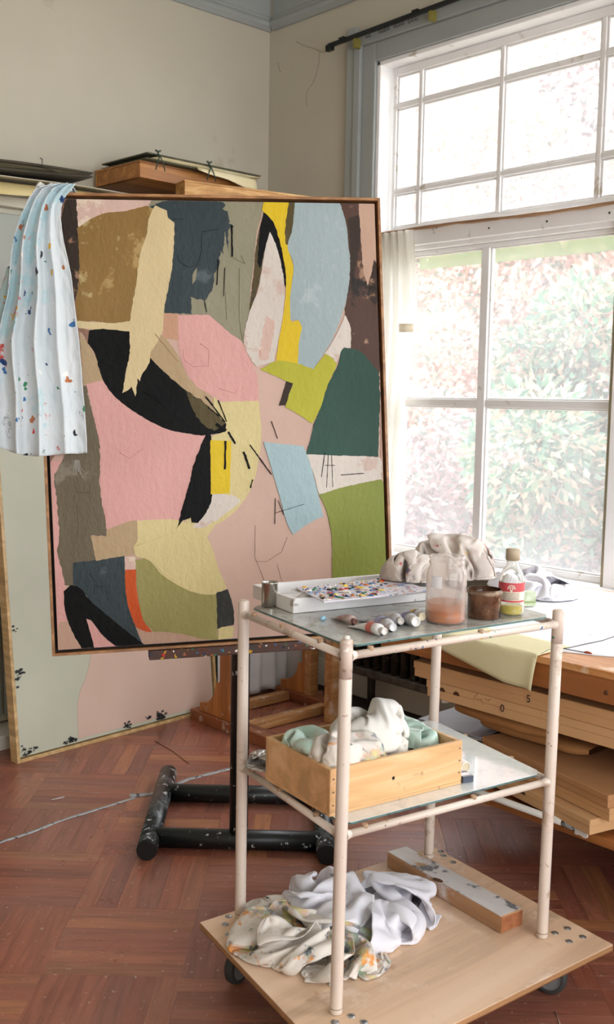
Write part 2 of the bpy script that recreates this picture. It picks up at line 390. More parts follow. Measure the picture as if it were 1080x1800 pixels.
def make_floor():
    ang = math.radians(-43.7); e1 = Vector((math.cos(ang), math.sin(ang), 0)); e2 = Vector((-e1.y, e1.x, 0))
    O = PZ(132, 1594, 0); B = .362; N = 6; wst = B/N; j = .0005
    def plank_mesh():
        me = bpy.data.meshes.new('plank'); l, w = B-j, wst-j; c = .0005
        vs = [(-l/2, -w/2, -.004), (l/2, -w/2, -.004), (l/2, w/2, -.004), (-l/2, w/2, -.004),
              (-l/2, -w/2, -c*.6), (l/2, -w/2, -c*.6), (l/2, w/2, -c*.6), (-l/2, w/2, -c*.6),
              (-l/2+c, -w/2+c, 0), (l/2-c, -w/2+c, 0), (l/2-c, w/2-c, 0), (-l/2+c, w/2-c, 0)]
        fs = [(8, 9, 10, 11)]+[(a, b, b+4, a+4) for a, b in ((0, 1), (1, 2), (2, 3))]+[(3, 0, 4, 7)]+[(4, 5, 9, 8), (5, 6, 10, 9), (6, 7, 11, 10), (7, 4, 8, 11)]
        return vs, fs
    vs, fs = plank_mesh()
    me = bpy.data.meshes.new('plank'); me.from_pydata(vs, [], fs); uvl = me.uv_layers.new(name='grain')
    for lp in me.loops: uvl.data[lp.index].uv = vs[lp.vertex_index][:2]
    me.materials.append(M_parquet)
    pl = []
    for bi in range(-16, 17):
        for bj in range(-16, 17):
            horiz = (bi+bj) % 2 == 0
            # block with lower-left corner; the block below right of the marked corner lies along e1
            cx, cy = (bi+.5)*B, (bj-.5)*B
            for k in range(N):
                s = (k-(N-1)/2)*wst
                c = O+e1*(cx+(0 if horiz else s))+e2*(cy+(s if horiz else 0))
                if not (RX0+.2 < c.x < XW-.2 and RY0+.2 < c.y < YB-.2): continue
                c.z = 0; d = c-CAM; dep = d.dot(FF); vis = 0
                if dep > .3:
                    px, py = CX+F_PX*d.dot(RR)/dep, CY+F_PX*d.dot(DD)/dep
                    vis = -60 < px < 1140 and 1100 < py < 1900
                pl.append((0 if vis else 1, dep, c, 0 if horiz else 1))
    pl.sort(key=lambda q: q[:2])
    rz = [Matrix.Rotation(ang, 4, 'Z'), Matrix.Rotation(ang+math.pi/2, 4, 'Z')]
    for q in pl[:298]:
        o = bpy.data.objects.new('plank', me); COL.objects.link(o); o.matrix_basis = Matrix.Translation(q[2]-WL['floor']) @ rz[q[3]]; o.parent = floor
    V = []; Fc = []; U = []
    for q in pl[298:]:
        Mx = Matrix.Translation(q[2]-WL['floor']) @ rz[q[3]]; b = len(V)
        V += [Mx @ Vector(p) for p in vs]; U += [p[:2] for p in vs]; Fc += [tuple(i+b for i in f) for f in fs]
    m2 = bpy.data.meshes.new('planks'); m2.from_pydata(V, [], Fc); ul = m2.uv_layers.new(name='grain')
    ul.data.foreach_set('uv', np.array([U[lp.vertex_index] for lp in m2.loops], dtype=np.float32).ravel()); m2.materials.append(M_parquet)
    o = bpy.data.objects.new('planks', m2); COL.objects.link(o); o.parent = floor; o['kind'] = 'stuff'
make_floor()

# ------------------------------------------------------------------ window
M_pane = mat_film('veiled window glass', (244, 238, 242), .88, .04, dust=(1.7, .80))  # whitish veil in the panes imitates glare from the bright garden
def make_window():
    W = struct(thing('window_1', (XW, 2.2, .74)))
    def b(name, y0, y1, z0, z1, x0, x1, m=M_white, p=None, bev=.004): return box(name, (x0, min(y0, y1), z0), (x1, max(y0, y1), z1), m, p or W, bevel=bev)
    yl, yr, zt, zb = 3.60, .80, 3.10, .74
    # architrave: grey, three steps
    for side, ys in (('l', 1), ('r', -1)):
        e = yl if side == 'l' else yr
        for k, (i0, i1, th) in enumerate(((0, .085, .022), (.085, .128, .040), (.128, .186, .030))):
            b('architrave', e+ys*i0, e+ys*i1, zb-.02, zt+i1, XW-th, XW, M_grey)
    for k, (i0, i1, th) in enumerate(((0, .085, .022), (.085, .128, .040), (.128, .150, .030))):
        b('architrave', yr-i0, yl+i0, zt+i0, zt+i1, XW-th+.0005, XW, M_grey)
    xs = XW+.075                # sash face
    b('jamb', yl, yl-.022, zb, zt, XW-.006, 3.99); b('jamb', yr, yr+.022, zb, zt, XW-.006, 3.99); b('window_head', yl, yr, zt-.022, zt, XW-.006, 3.99)
    b('window_sill', yl, yr, zb-.03, zb+.014, XW-.045, 3.99)
    b('transom', yl-.02, yr+.02, 2.225, 2.30, XW+.02, 3.93); b('transom_moulding', yl-.02, yr+.02, 2.205, 2.232, XW+.045, XW+.09)
    b('mullion', 2.275, 2.17, zb, zt-.02, XW+.015, 3.93)
    b('mullion_bead', 2.290, 2.275, zb, 2.225, XW+.02, XW+.06, mat('brass strip', (150, 140, 112), rough=.4, metal=.4))
    def py(px, y): return PX(px, y, xs).y
    def pz(px, y): return PX(px, y, xs).z
    for bay in (0, 1):
        mir = (lambda y: y) if bay == 0 else (lambda y: 4.445-y)
        sash = thing('upper_sash', (xs, mir(2.9), 2.3)); sash.parent = W; sash.location = Vector((xs, mir(2.9), 2.3))-WL[W.name]
        def sb(name, y0, y1, z0, z1, d0=0, d1=.04, m=M_white): return b(name, mir(y0), mir(y1), z0, z1, xs+d0, xs+d1, m, sash)
        Z0, Z1 = 2.30, 3.078; Y0, Y1 = 3.565, 2.28
        g = [py(697, 250)+.005, py(741, 120), py(884, 100), py(1062, 60)]
        zz = [pz(870, 370)-.01, pz(870, 307), pz(870, 143), 3.04]
        sb('stile', Y0, g[0], Z0, Z1); sb('stile', Y1+.035, Y1, Z0, Z1)
        sb('rail', g[0], Y1+.035, Z0, zz[0]); sb('rail', g[0], Y1+.035, zz[3], Z1)
        ys_ = [g[0], g[1], g[2], g[3], Y1+.035]; bw = .011
        for k in (1, 2, 3): sb('glazing_bar', ys_[k]+bw, ys_[k]-bw, zz[0], zz[3], 0, .036)
        for k in (1, 2):
            for c in range(4):
                sb('glazing_bar', ys_[c]-(bw if c else 0), ys_[c+1]+(bw if c < 3 else 0), zz[k]-bw, zz[k]+bw, .001, .035)
        for c in range(4):
            for r in range(3):
                a0, a1 = ys_[c]-(bw if c else 0), ys_[c+1]+(bw if c < 3 else 0); q0, q1 = zz[r]+(bw if r else 0), zz[r+1]-(bw if r < 2 else 0)
                pn = sb('pane', a0, a1, q0, q1, .020, .023, M_pane); pn.modifiers.clear()
                # stepped bead round every pane
                for (u0, u1, w0, w1) in ((a0, a0-.010, q0, q1), (a1+.010, a1, q0, q1), (a0-.010, a1+.010, q0, q0+.010), (a0-.010, a1+.010, q1-.010, q1)):
                    sb('bead', u0, u1, w0, w1, .010, .020)
        low = thing('lower_sash', (xs, mir(2.9), .74)); low.parent = W; low.location = Vector((xs, mir(2.9), .74))-WL[W.name]
        def lb(name, y0, y1, z0, z1, d0=0, d1=.04, m=M_white): return b(name, mir(y0), mir(y1), z0, z1, xs+d0, xs+d1, m, low)
        L0, L1, K0, K1 = 3.565, 2.288, .75, 2.205; mm = py(848, 640); mu = pz(960, 711)
        a, r_ = .035, .03
        lb('stile', L0, L0-a-.02, K0, K1); lb('stile', L1+.02, L1, K0, K1); lb('rail', L0-a-.02, L1+.02, K0, K0+.035); lb('rail', L0-a-.02, L1+.02, K1-.02, K1)
        lb('glazing_bar', mm+.022, mm-.022, K0+.035, K1-.02, -.004, .04); lb('glazing_bar', L0-a-.02, mm+.022, mu-.017, mu+.017, 0, .036); lb('glazing_bar', mm-.022, L1+.02, mu-.017, mu+.017, 0, .036)
        for (y0, y1) in ((L0-a-.02, mm+.022), (mm-.022, L1+.02)):
            for (z0, z1) in ((K0+.035, mu-.017), (mu+.017, K1-.02)):
                pn = lb('pane', y0, y1, z0, z1, .020, .023, M_pane); pn.modifiers.clear()
                for (u0, u1, w0, w1) in ((y0, y0-.010, z0, z1), (y1+.010, y1, z0, z1), (y0-.010, y1+.010, z0, z0+.008), (y0-.010, y1+.010, z1-.008, z1)):
                    lb('bead', u0, u1, w0, w1, .008, .020)
    # screw heads on the transom
    md = mat('dark screw', (60, 56, 50), rough=.5, metal=.5)
    for q in ((768, 400), (860, 401), (962, 389), (1072, 374)):
        p = PX(q[0], q[1], XW+.02); MB().lathe([(0, .003), (.004, .002), (.005, 0)], Matrix.Translation(p) @ Matrix.Rotation(-math.pi/2, 4, 'Y'), 10).build('screw', md, W)
    # simple second window further along the wall, outside the frame, and the one behind the camera
    W2 = struct(thing('window_2', (XW, -1.0, .74)))
    for y0, y1, z0, z1 in ((-2.1, -2.04, .74, 3.1), (.04, .1, .74, 3.1), (-2.04, .04, .74, .80), (-2.04, .04, 3.04, 3.1), (-2.04, .04, 2.2, 2.28), (-1.03, -.97, .8, 2.2)):
        box('window_frame', (3.80, y0, z0), (3.88, y1, z1), M_white, W2, bevel=.004)
    W3 = struct(thing('window_3', (.9, RY0, .6)))
    for x0, x1, z0, z1 in ((-1, -.94, .6, 2.9), (2.74, 2.8, .6, 2.9), (-.94, 2.74, .6, .66), (-.94, 2.74, 2.84, 2.9), (.27, .33, .66, 2.84), (1.47, 1.53, .66, 2.84)):
        box('window_frame', (x0, RY0-.12, z0), (x1, RY0-.04, z1), M_white, W3, bevel=.004)
make_window()

# curtain rail with hooks, bare stick, curtain
def make_rail():
    xr = XW-.075; a, b_ = PX(578, 81, xr), PX(800, -1, xr); b2 = a+(b_-a)*2.6
    R_ = thing('curtain_rail', (xr, a.y, a.z), 'black metal curtain rail with loose hooks above the window', 'curtain rail')
    mk = mat('black rail', (26, 28, 27), rough=.4, metal=.3)
    dn = (b2-a).normalized(); Mx = Matrix((dn, Vector((1, 0, 0)), dn.cross(Vector((1, 0, 0))))).transposed().to_4x4(); Mx.translation = a
    Ln = (b2-a).length; MB().box((0, -.008, -.010), (Ln, .008, .010), Mx).build('rail', mk, R_, bevel=.002)
    MB().box((-.012, -.012, -.026), (.030, .012, .004), Mx).build('end_stop', mk, R_, bevel=.003)
    for t in (.08, .55): MB().box((t, -.012, .006), (t+.035, .012, .016), Mx).build('clip', mk, R_)
    br = mat('old brass', (150, 140, 70), rough=.5, metal=.5)
    for px, py_ in ((624, 62), (757, 18)):
        p = PX(px, py_, xr); t = (p-a).dot(dn); q = a+dn*t
        box('bracket', (q.x-.004, q.y-.008, q.z-.05), (XW-.04, q.y+.008, q.z-.006), br, R_)
    random.seed(3)
    for px in (645, 650, 668, 673, 678, 683, 694, 699, 704, 709, 720, 726, 732):
        t = (PX(px, 55, xr)-a).dot(dn); q = a+dn*t+Vector((0, 0, -.012)); r = .007+.002*random.random()
        pts = [(q.x, q.y+r*math.sin(w)*.8, q.z-r+r*math.cos(w)) for w in [i*.55 for i in range(10)]]
        MB().tube(pts, .0016, 5).build('hook', mk, R_)
make_rail()
def make_curtain():
    xr = XW+.01; a, b_ = PX(690, 408, xr), PX(1080, 349, xr); a.y += .1
    pts = []; random.seed(8)
    for i in range(24):
        t = i/23; p = a.lerp(b_, t*1.5); p.z = 2.29+.006*math.sin(t*9)+.003*random.random(); p.x = xr-.008; pts.append(p)
    st = MB().tube(pts, [.008+.0015*math.sin(i*1.9) for i in range(24)], 8).build('curtain_stick', mat_wood('bare stick', (176, 140, 104), (140, 104, 74), 'y'), None, pts[0])
    tag(st, 'thin crooked wooden stick laid along the window transom', 'stick')
    # gathered curtain
    cr = mat('curtain cotton', (236, 232, 222), (226, 222, 204), rough=.9, scale=9, sheen=.3)
    nt = cr.node_tree; pb = nt.nodes['Principled BSDF']; tl = nt.nodes.new('ShaderNodeBsdfTranslucent'); tl.inputs[0].default_value = (.9, .88, .84, 1)
    mx = nt.nodes.new('ShaderNodeMixShader'); mx.inputs[0].default_value = .55; nt.links.new(pb.outputs[0], mx.inputs[1]); nt.links.new(tl.outputs[0], mx.inputs[2])
    nt.links.new(mx.outputs[0], nt.nodes['Material Output'].inputs[0])
    yr_ = [(405, 728), (430, 729), (480, 731), (560, 732), (640, 722), (720, 710), (800, 702), (880, 697), (980, 692)]
    P = []
    for i in range(60):
        py_ = 403+(985-403)*i/59; k = next((q for q in range(len(yr_)-1) if yr_[q+1][0] >= py_), len(yr_)-2)
        t = (py_-yr_[k][0])/(yr_[k+1][0]-yr_[k][0]); xr2 = yr_[k][1]+(yr_[k+1][1]-yr_[k][1])*max(0, min(1, t))
        pr_ = PX(xr2, py_, XW-.012); row = []
        for j in range(45):
            u = j/44; yy = pr_.y+(3.585-pr_.y)*u
            d = .010*math.sin(u*34+.4*math.sin(i*.09))+.006*math.sin(u*61+1+i*.02)
            row.append(Vector((XW-.016+d, yy, pr_.z)))
        P.append(row)
    C = thing('curtain', (XW, 3.45, .78), 'sheer white curtain gathered at the window jamb beside the framed painting', 'curtain')
    MB().grid(P).build('curtain_cloth', cr, C)
    P2 = []
    for i in range(2):
        row = []
        for j in range(12):
            u = j/11; p = PX(730-25*u, 569+15*i, XW-.026); row.append(Vector((XW-.036+.004*math.sin(j), p.y, p.z)))
        P2.append(row)
    MB().grid(P2).build('tape_patch', mat_film('beige tape', (226, 216, 196), .25, .7), C, solid=.001)
make_curtain()

# cracks in the plaster
def line_on(name, pts, r, m, parent=None, label=None, cat=None):
    return tag(MB().tube(pts, r, 5).build(name, m, parent, pts[0]), label, cat)
M_crack = mat('plaster crack', (138, 126, 108), rough=.9)
for k, pl in enumerate(([(521, 73), (530, 78), (541, 82), (552, 85), (566, 92), (577, 90)], [(562, 92), (561, 110), (557, 128), (551, 145), (541, 158), (539, 172), (540, 186)])):
    o = MB().tube([PX(x, y, XW-.0005) for x, y in pl], .0010, 5).build('plaster_crack', M_crack, bpy.data.objects['wall_right'])
MB().tube([PX(x, y, XW-.0005) for x, y in ((489, 110), (491, 122), (494, 127))], .0012, 5).build('plaster_crack', M_crack, bpy.data.objects['wall_right'])

# radiator under the window
def make_radiator():
    mk = mat('radiator iron', (34, 32, 30), (58, 52, 44), rough=.55, scale=30, bump=.3, bscale=70, stains=[((96, 92, 84), 26, .62)])
    R_ = thing('radiator', (3.66, 2.95, 0), 'dark cast iron radiator under the window behind the trolley', 'radiator')
    for i in range(18):
        y = 3.56-.06*i
        mb = MB(); mb.tube([(3.66, y, .20), (3.66, y, .62)], .026, 10); mb.tube([(3.60, y, .20), (3.60, y, .62)], .020, 10); mb.build('column', mk, R_)
    MB().box((3.58, 2.48, .62), (3.69, 3.60, .67)).build('top_rail', mk, R_, bevel=.015)
    MB().box((3.57, 2.48, .165), (3.69, 3.62, .205)).build('bottom_rail', mat('dusty iron', (92, 88, 82), (60, 56, 52), rough=.7, scale=20), R_, bevel=.008)
    for y in (3.45, 2.55): MB().tube([(3.64, y, 0), (3.64, y, .17)], .02, 10).build('leg', mk, R_)
make_radiator()

# ------------------------------------------------------------------ cabinet on the back wall and what lies on it
YF = 4.17
def make_cabinet():
    C = thing('cabinet', (2.5, 4.25, 0), 'tall pale painted cupboard against the wall behind the leaning canvas', 'cabinet')
    mc = mat('cabinet paint', (196, 190, 172), (204, 199, 184), rough=.5, scale=3, stains=[((176, 166, 140), 4, .68)])
    md = mat('cabinet door paint', (160, 166, 158), (168, 172, 164), rough=.45, scale=3)
    box('body', (.6, YF, .07), (3.5, YB-.001, 2.27), mc, C)
    box('plinth', (.6, 4.0, 0), (3.5, YF+.02, .062), M_plinth, C, bevel=.004)
    box('cornice', (.58, YF-.05, 2.27), (3.52, YB-.001, 2.315), mc, C, bevel=.006)
    z1 = PY(20, 376, YF-.02).z; z2 = PY(20, 413, YF-.02).z
    for x0 in (.62, 1.34, 2.06, 2.78):
        d = box('door', (x0, YF-.02, .10), (x0+.705, YF, z1), md, C, bevel=.004)
        for a in ((x0+.09, z2-.004, x0+.615, z2), (x0+.09, .25, x0+.094, z2), (x0+.611, .25, x0+.615, z2), (x0+.09, .25, x0+.615, .254)):
            box('panel_moulding', (a[0], YF-.028, a[1]), (a[2], YF-.02, a[3]), md, d)
        MB().lathe([(0, -.03), (.012, -.028), (.014, -.018), (.006, -.008), (.008, 0)], Matrix.Translation((x0+.66, YF-.02, 1.1)) @ Matrix.Rotation(-math.pi/2, 4, 'X'), 14).build('knob', mc, d)
    T = 2.315
    # two wooden trays / box lids
    m1 = mat_wood('pine box', (214, 172, 112), (188, 138, 78), 'x', ring=22); m2 = mat_wood('amber box', (190, 132, 66), (160, 102, 44), 'x', ring=18)
    def tray(name, M, lx, ly, z0, z1, m, label):
        t = thing(name, M @ Vector((0, 0, z0)), label, 'wooden box'); w = .014
        box('bottom', (.002, .002, z0), (lx-.002, ly-.002, z0+.008), m, t, M)
        for lo, hi in (((0, 0, z0), (lx, w, z1)), ((0, ly-w, z0), (lx, ly, z1)), ((0, w, z0), (w, ly-w, z1)), ((lx-w, w, z0), (lx, ly-w, z1))): box('side', lo, hi, m, t, M, bevel=.0015)
        box('lid', (-.002, -.002, z1), (lx+.002, ly+.002, z1+.008), m, t, M, bevel=.001)
        return t
    c0 = PY(246, 300, 4.02); za = PY(246, 311, 4.02).z; zb = PY(246, 281, 4.02).z
    MA = frame((c0.x, 4.02, 0), (1, .04, 0))
    zl = PY(325, 330, 4.10).z-.02; zh = PY(325, 315, 4.10).z
    tray('drawing_box', MA, .62, .35, za, zb-.008, m2, 'amber wooden flat box under the tied green portfolio on the cupboard')
    # supports: stacked boards fill the space down to the cabinet top
    box('side_board', (c0.x-.18, 4.06, T), (3.4, 4.37, T+.045), m2, C)
    b0 = PY(325, 316, 4.02-.11)
    MBx = frame((b0.x, 3.91, 0), (.96, -.20, 0))
    e = PY(545, 331, 3.78)
    zt = PY(325, 316, 3.91).z; zb2 = PY(325, 337, 3.91).z
    tray('stretcher_box', MBx, (Vector((e.x, e.y, 0))-Vector((b0.x, 3.91, 0))).length, .10, zb2-.025, zt-.008, m1, 'long pale pine box lid lying along the front of the cupboard top')
    # tied portfolio on the amber box
    mp = mat('portfolio cloth', (86, 84, 62), (70, 68, 50), rough=.8, scale=12); mr = mat('green ribbon', (40, 62, 52), rough=.7)
    mpap = mat('aged paper', (226, 214, 178), (214, 200, 158), rough=.9, scale=5)
    pf = thing('portfolio', (c0.x, 4.05, zb), 'olive green portfolio tied with dark ribbon lying on amber wooden box', 'portfolio')
    MP = frame((c0.x+.035, 4.0, 0), (1, .03, 0)); hx = .62
    def slab(z0, z1, x0, y0, x1, y1, tl):
        vs = [MP @ Vector(p) for p in ((x0, y0, z0), (x1, y0, z0+tl), (x1, y1, z0+tl), (x0, y1, z0), (x0, y0, z1), (x1, y0, z1+tl), (x1, y1, z1+tl), (x0, y1, z1))]
        return MB().add(vs, [(0,3,2,1),(4,5,6,7),(0,1,5,4),(1,2,6,5),(2,3,7,6),(3,0,4,7)])
    slab(zb+.001, zb+.007, -.03, -.02, hx, .33, 0).build('cover', mp, pf, bevel=.001); slab(zb+.022, zb+.028, -.03, -.03, hx+.02, .33, .004).build('cover', mp, pf, bevel=.001)
    for k in range(5): slab(zb+.008+.0026*k, zb+.0098+.0026*k, 0+.01*k, -.022-.004*(k % 3), hx-.05+.02*k, .30, .002).build('paper_sheet', mpap, pf)
    # paper corner drooping over the edge
    P = [[MP @ Vector((.24+.36*j/10, -.035-.012*math.sin(i/6*1.5), zb+.006-.055*(i/6)*(.25+.75*j/10)*(1+.1*math.sin(j)))) for j in range(11)] for i in range(7)]
    MB().grid(P).build('drooping_sheet', mpap, pf, solid=.0008)
    for x in (.05+.26, .02):
        p0 = MP @ Vector((x, -.035, zb+.03))
        MB().tube([p0+Vector((0, 0, .006)), p0+Vector((.005, -.008, -.02)), p0+Vector((-.008, -.012, -.045)), p0+Vector((-.016, -.01, -.075))], .0028, 6).build('ribbon', mr, pf)
        MB().tube([p0+Vector((0, 0, .004)), p0+Vector((.012, -.01, -.02)), p0+Vector((.022, -.012, -.04)), p0+Vector((.034, -.01, -.075))], .0028, 6).build('ribbon', mr, pf)
        MB().tube([p0+Vector((-.014, -.004, .010)), p0+Vector((0, -.008, .004)), p0+Vector((.014, -.004, .012))], .004, 6).build('ribbon_knot', mr, pf)
    # dark portfolio at the left
    md2 = mat('dark portfolio', (44, 38, 28), (62, 54, 38), rough=.7, scale=8, bump=.2)
    a, b_ = PY(-30, 284, 4.03), PY(163, 303, 4.03)
    dp = thing('portfolio', (a.x, 4.1, a.z-.03), 'dark brown portfolio with string tie bulging over yellowed papers', 'portfolio')
    for k, (dz0, dz1, bul) in enumerate(((-.018, -.012, -.004), (-.004, .004, .014))):
        n = 18; P = []
        for i in range(4):
            P.append([Vector((a.x-.35+(b_.x-a.x+.35)*j/n, 4.03+.27*i/3, a.z+(b_.z-a.z)*(max(0, j/n-.35)/.65)+dz0+bul*math.sin(math.pi*min(1, j/n*1.0))-.0005*i)) for j in range(n+1)])
        MB().grid(P).build('cover', md2, dp, solid=.008)
    for k in range(3):
        n = 12; MB().grid([[Vector((a.x-.3+(b_.x-a.x+.28)*j/n, 4.035+.25*i/2, a.z+(b_.z-a.z)*(max(0, j/n-.35)/.65)-.009+.004*k+.002*math.sin(j+k))) for j in range(n+1)] for i in range(3)]).build('paper_sheet', mat('dark paper', (92, 84, 62), rough=.9), dp, solid=.0015)
    s0 = PY(73, 280, 4.02); MB().tube([s0+Vector((0, .01, .006)), s0+Vector((0, -.006, 0)), s0+Vector((0, -.004, -.03)), s0+Vector((.09, -.01, -.045))], .0025, 6).build('string_tie', md2, dp)
    # yellowed sheets below, drooping over the cupboard front
    my = mat('yellowed paper', (222, 206, 156), (212, 192, 134), rough=.9, scale=4); mw = mat('white paper', (220, 214, 204), rough=.9)
    for k, (xa, xb, zt_, y0, drop, m, lab) in enumerate((
            (1.55, 2.52, a.z-.055, 3.99, .075, my, 'yellowed paper sheet drooping over the cupboard edge under dark portfolio'),
            (1.50, 2.62, a.z-.040, 4.00, .022, mw, 'grey white paper sheet lying flat under dark portfolio on cupboard'),
            (2.645, 2.88, T+.062, 3.97, .02, mw, 'white rolled paper sheet sticking out below the amber box'))):
        n = 22; P = []
        for i in range(8):
            v = i/7; row = []
            for j in range(n+1):
                u = j/n; lift = (b_.z-a.z)*u*.55 if k < 2 else 0
                dr = drop*(max(0, .4-v)/.4)**1.5*(.5+.5*math.sin(3.1*u+.4) if k == 0 else .6)
                row.append(Vector((xa+(xb-xa)*u, y0+.30*v, max(zt_+lift, T+.047 if k == 2 else T+.004)-dr+.003*math.sin(u*9+k))))
            P.append(row)
        tag(MB().grid(P).build('paper_sheet', m, None, (xa, y0, T), solid=.0012), lab, 'paper')
make_cabinet()

# ------------------------------------------------------------------ large canvas leaning on the cabinet
def make_leaning():
    bl = PZ(31, 1343, 0); br = PZ(384, 1247, 0); br = bl+(br-bl); ex = (br-bl); W_ = ex.length; ex.normalize()
    q = PP(0, 947, bl, Vector((ex.y, -ex.x, 0)).normalized()) 
    nh = Vector((ex.y, -ex.x, 0)); nh = nh if nh.y < 0 else -nh      # towards the room
    lean = math.radians(6.0); up = (Vector((0, 0, 1))*math.cos(lean)-nh*math.sin(lean)); nn = ex.cross(up); nn = nn if nn.dot(nh) > 0 else -nn
    C = thing('leaning_canvas', bl, 'large pale green and pink abstract canvas in thin wood frame leaning on cupboard', 'painting')
    M = Matrix((ex, up, nn)).transposed().to_4x4(); M.translation = bl
    H = 1.72; D = .05; w = .014; mf = mat_wood('maple frame', (226, 196, 146), (208, 172, 118), 'y', ring=24)
    for lo, hi in (((0, 0, -D), (w, H, 0)), ((W_-w, 0, -D), (W_, H, 0)), ((w, 0, -D), (W_-w, w, 0)), ((w, H-w, -D), (W_-w, H, 0))): box('frame_rail', lo, hi, mf, C, M, bevel=.001)
    mg = mat('pale green paint', (196, 198, 176), (202, 202, 182), rough=.6, scale=4, bump=.1, bscale=30); mp = mat('shell pink paint', (216, 186, 168), (220, 192, 174), rough=.6, scale=3, bump=.1, bscale=30)
    mk = mat('black dabs', (44, 48, 48), rough=.6)
    cv = box('canvas', (w+.006, w+.006, -.035), (W_-w-.006, H-w-.006, -.010), mg, C, M)
    Mi = M.inverted()
    def loc(px, py): p = Mi @ PP(px, py, bl, nn); return p
    edge = [(140, 1298), (139, 1270), (138, 1240), (143, 1215), (152, 1195), (160, 1165), (162, 1150)]
    pts = [loc(*e) for e in edge]; loop = [(p.x, p.y) for p in pts]
    loop[0] = (loop[0][0], w+.02)
    loop += [(loop[-1][0]+.05, .75), (loop[-1][0]+.10, 1.1), (loop[-1][0]+.05, 1.5), (loop[-1][0]+.1, H-.05), (W_-w-.012, H-.05), (W_-w-.012, w+.02)]
    MB().prism([M @ Vector((x, y, -.0098)) for x, y in loop], nn*.0012).build('paint_shape', mp, cv)
    random.seed(5)
    def dab(cx, cy, n, sp):
        mb = MB()
        for i in range(n):
            x, y = cx+random.gauss(0, sp), cy+random.gauss(0, sp*.7); r = .002+.005*random.random()**2
            if not (w+.01 < x < W_-.03 and w+.01 < y < H-.03): continue
            loop = [M @ Vector((x+r*1.6*math.cos(a)*(.6+.6*random.random()), y+r*math.sin(a)*(.6+.6*random.random()), -.0085)) for a in [k*1.05 for k in range(6)]]
            mb.prism(loop, nn*.0008)
        mb.build('paint_dabs', mk, cv)['kind'] = 'stuff'
    for px, py, n, sp in ((36, 1327, 50, .02), (58, 1318, 14, .012), (127, 1303, 40, .012), (225, 1276, 22, .010), (285, 1259, 50, .014), (27, 1190, 40, .02), (16, 1110, 24, .03), (262, 1264, 8, .008)):
        p = loc(px, py); dab(p.x, p.y, n, sp)
make_leaning()

# ------------------------------------------------------------------ wooden studio easel behind, with its white cloth
def make_wood_easel():
    m = mat_wood('easel beech', (196, 130, 66), (170, 104, 46), 'z', ring=16, scale=2, dirt=[((206, 196, 184), 14, .66)]); mb_ = mat_wood('easel beam', (150, 88, 50), (122, 68, 38), 'y', ring=16, dirt=[((206, 196, 184), 16, .64)])
    ml = mat_wood('easel rail', (206, 160, 110), (180, 128, 78), 'x', ring=20, dirt=[((216, 206, 190), 14, .6)])
    E_ = thing('wooden_easel', (3.13, 3.6, 0), 'amber wooden studio easel with curved gussets behind the framed painting', 'easel')
    for X, y0, y1 in ((2.85, 3.30, 3.85), (3.41, 3.46, 3.89)):
        box('foot_beam', (X-.012, y0, .0), (X+.065, y1, .052), mb_, E_, bevel=.004)
    box('cross_rail', (2.915, 3.50, .004), (3.398, 3.555, .045), ml, E_, bevel=.003); box('cross_rail', (2.915, 3.78, .004), (3.398, 3.83, .045), ml, E_, bevel=.003)
    for X, q in ((2.85, [(351, 1250), (351, 1233)]), (3.41, [(494, 1212), (494, 1201)])):
        if X < 3: yb, yu0, yu1, zs = 3.794, 3.646, 3.566, .21
        else: yb, yu0, yu1, zs = 3.865, 3.707, 3.652, .20
        c0 = [(yb, .053), (yb, .092)]
        # concave curve up to the step
        r = yb-(yu0+.03); hh = zs-.092
        for i in range(1, 10):
            w = i/10*math.pi/2; c0.append((yb-r*math.sin(w), .092+hh*(1-math.cos(w))))
        c0 += [(yu0+.03, zs), (yu0, zs+.008)]
        loop = [(X, y, z) for y, z in c0]+[(X, yu0, .40), (X, yu1+.03, .40), (X, yu1+.03, .053)]
        MB().prism(loop, (.028, 0, 0)).build('gusset', m, E_, bevel=.002)
        box('upright', (X-.004, yu1-.012, .053), (X+.05, yu1+.03, 1.5), ml if X > 3 else m, E_, bevel=.003)
    p = PZ(585, 1268, 0); box('front_post', (p.x-.03, p.y-.02, 0), (p.x+.022, p.y+.03, .62), ml, E_, bevel=.003)
    box('top_rail', (2.90, 3.57, 1.30), (3.405, 3.60, 1.38), m, E_, bevel=.003)
    box('front_rail', (2.90, 3.535, .44), (3.37, 3.565, .50), m, E_, bevel=.003)
    mw = mat('white cotton sheet', (226, 226, 226), (214, 214, 216), rough=.85, scale=5)
    P = []
    for i in range(26):
        v = i/25; row = []
        for j in range(70):
            u = j/69; d = .016*math.sin(u*42+.5*math.sin(v*3))*(.5+.5*v)+.010*math.sin(u*17+2)
            row.append(Vector((3.07+.61*u+.004*math.sin(v*9+u*20), 3.935+d-.02*(1-v), .82-(.80-.012*math.sin(u*16))*v)))
        P.append(row)
    tag(MB().grid(P).build('hanging_cloth', mw, None, (3.3, 3.93, .02), solid=.002), 'white pleated cloth hanging to the floor behind the wooden easel', 'curtain')
make_wood_easel()

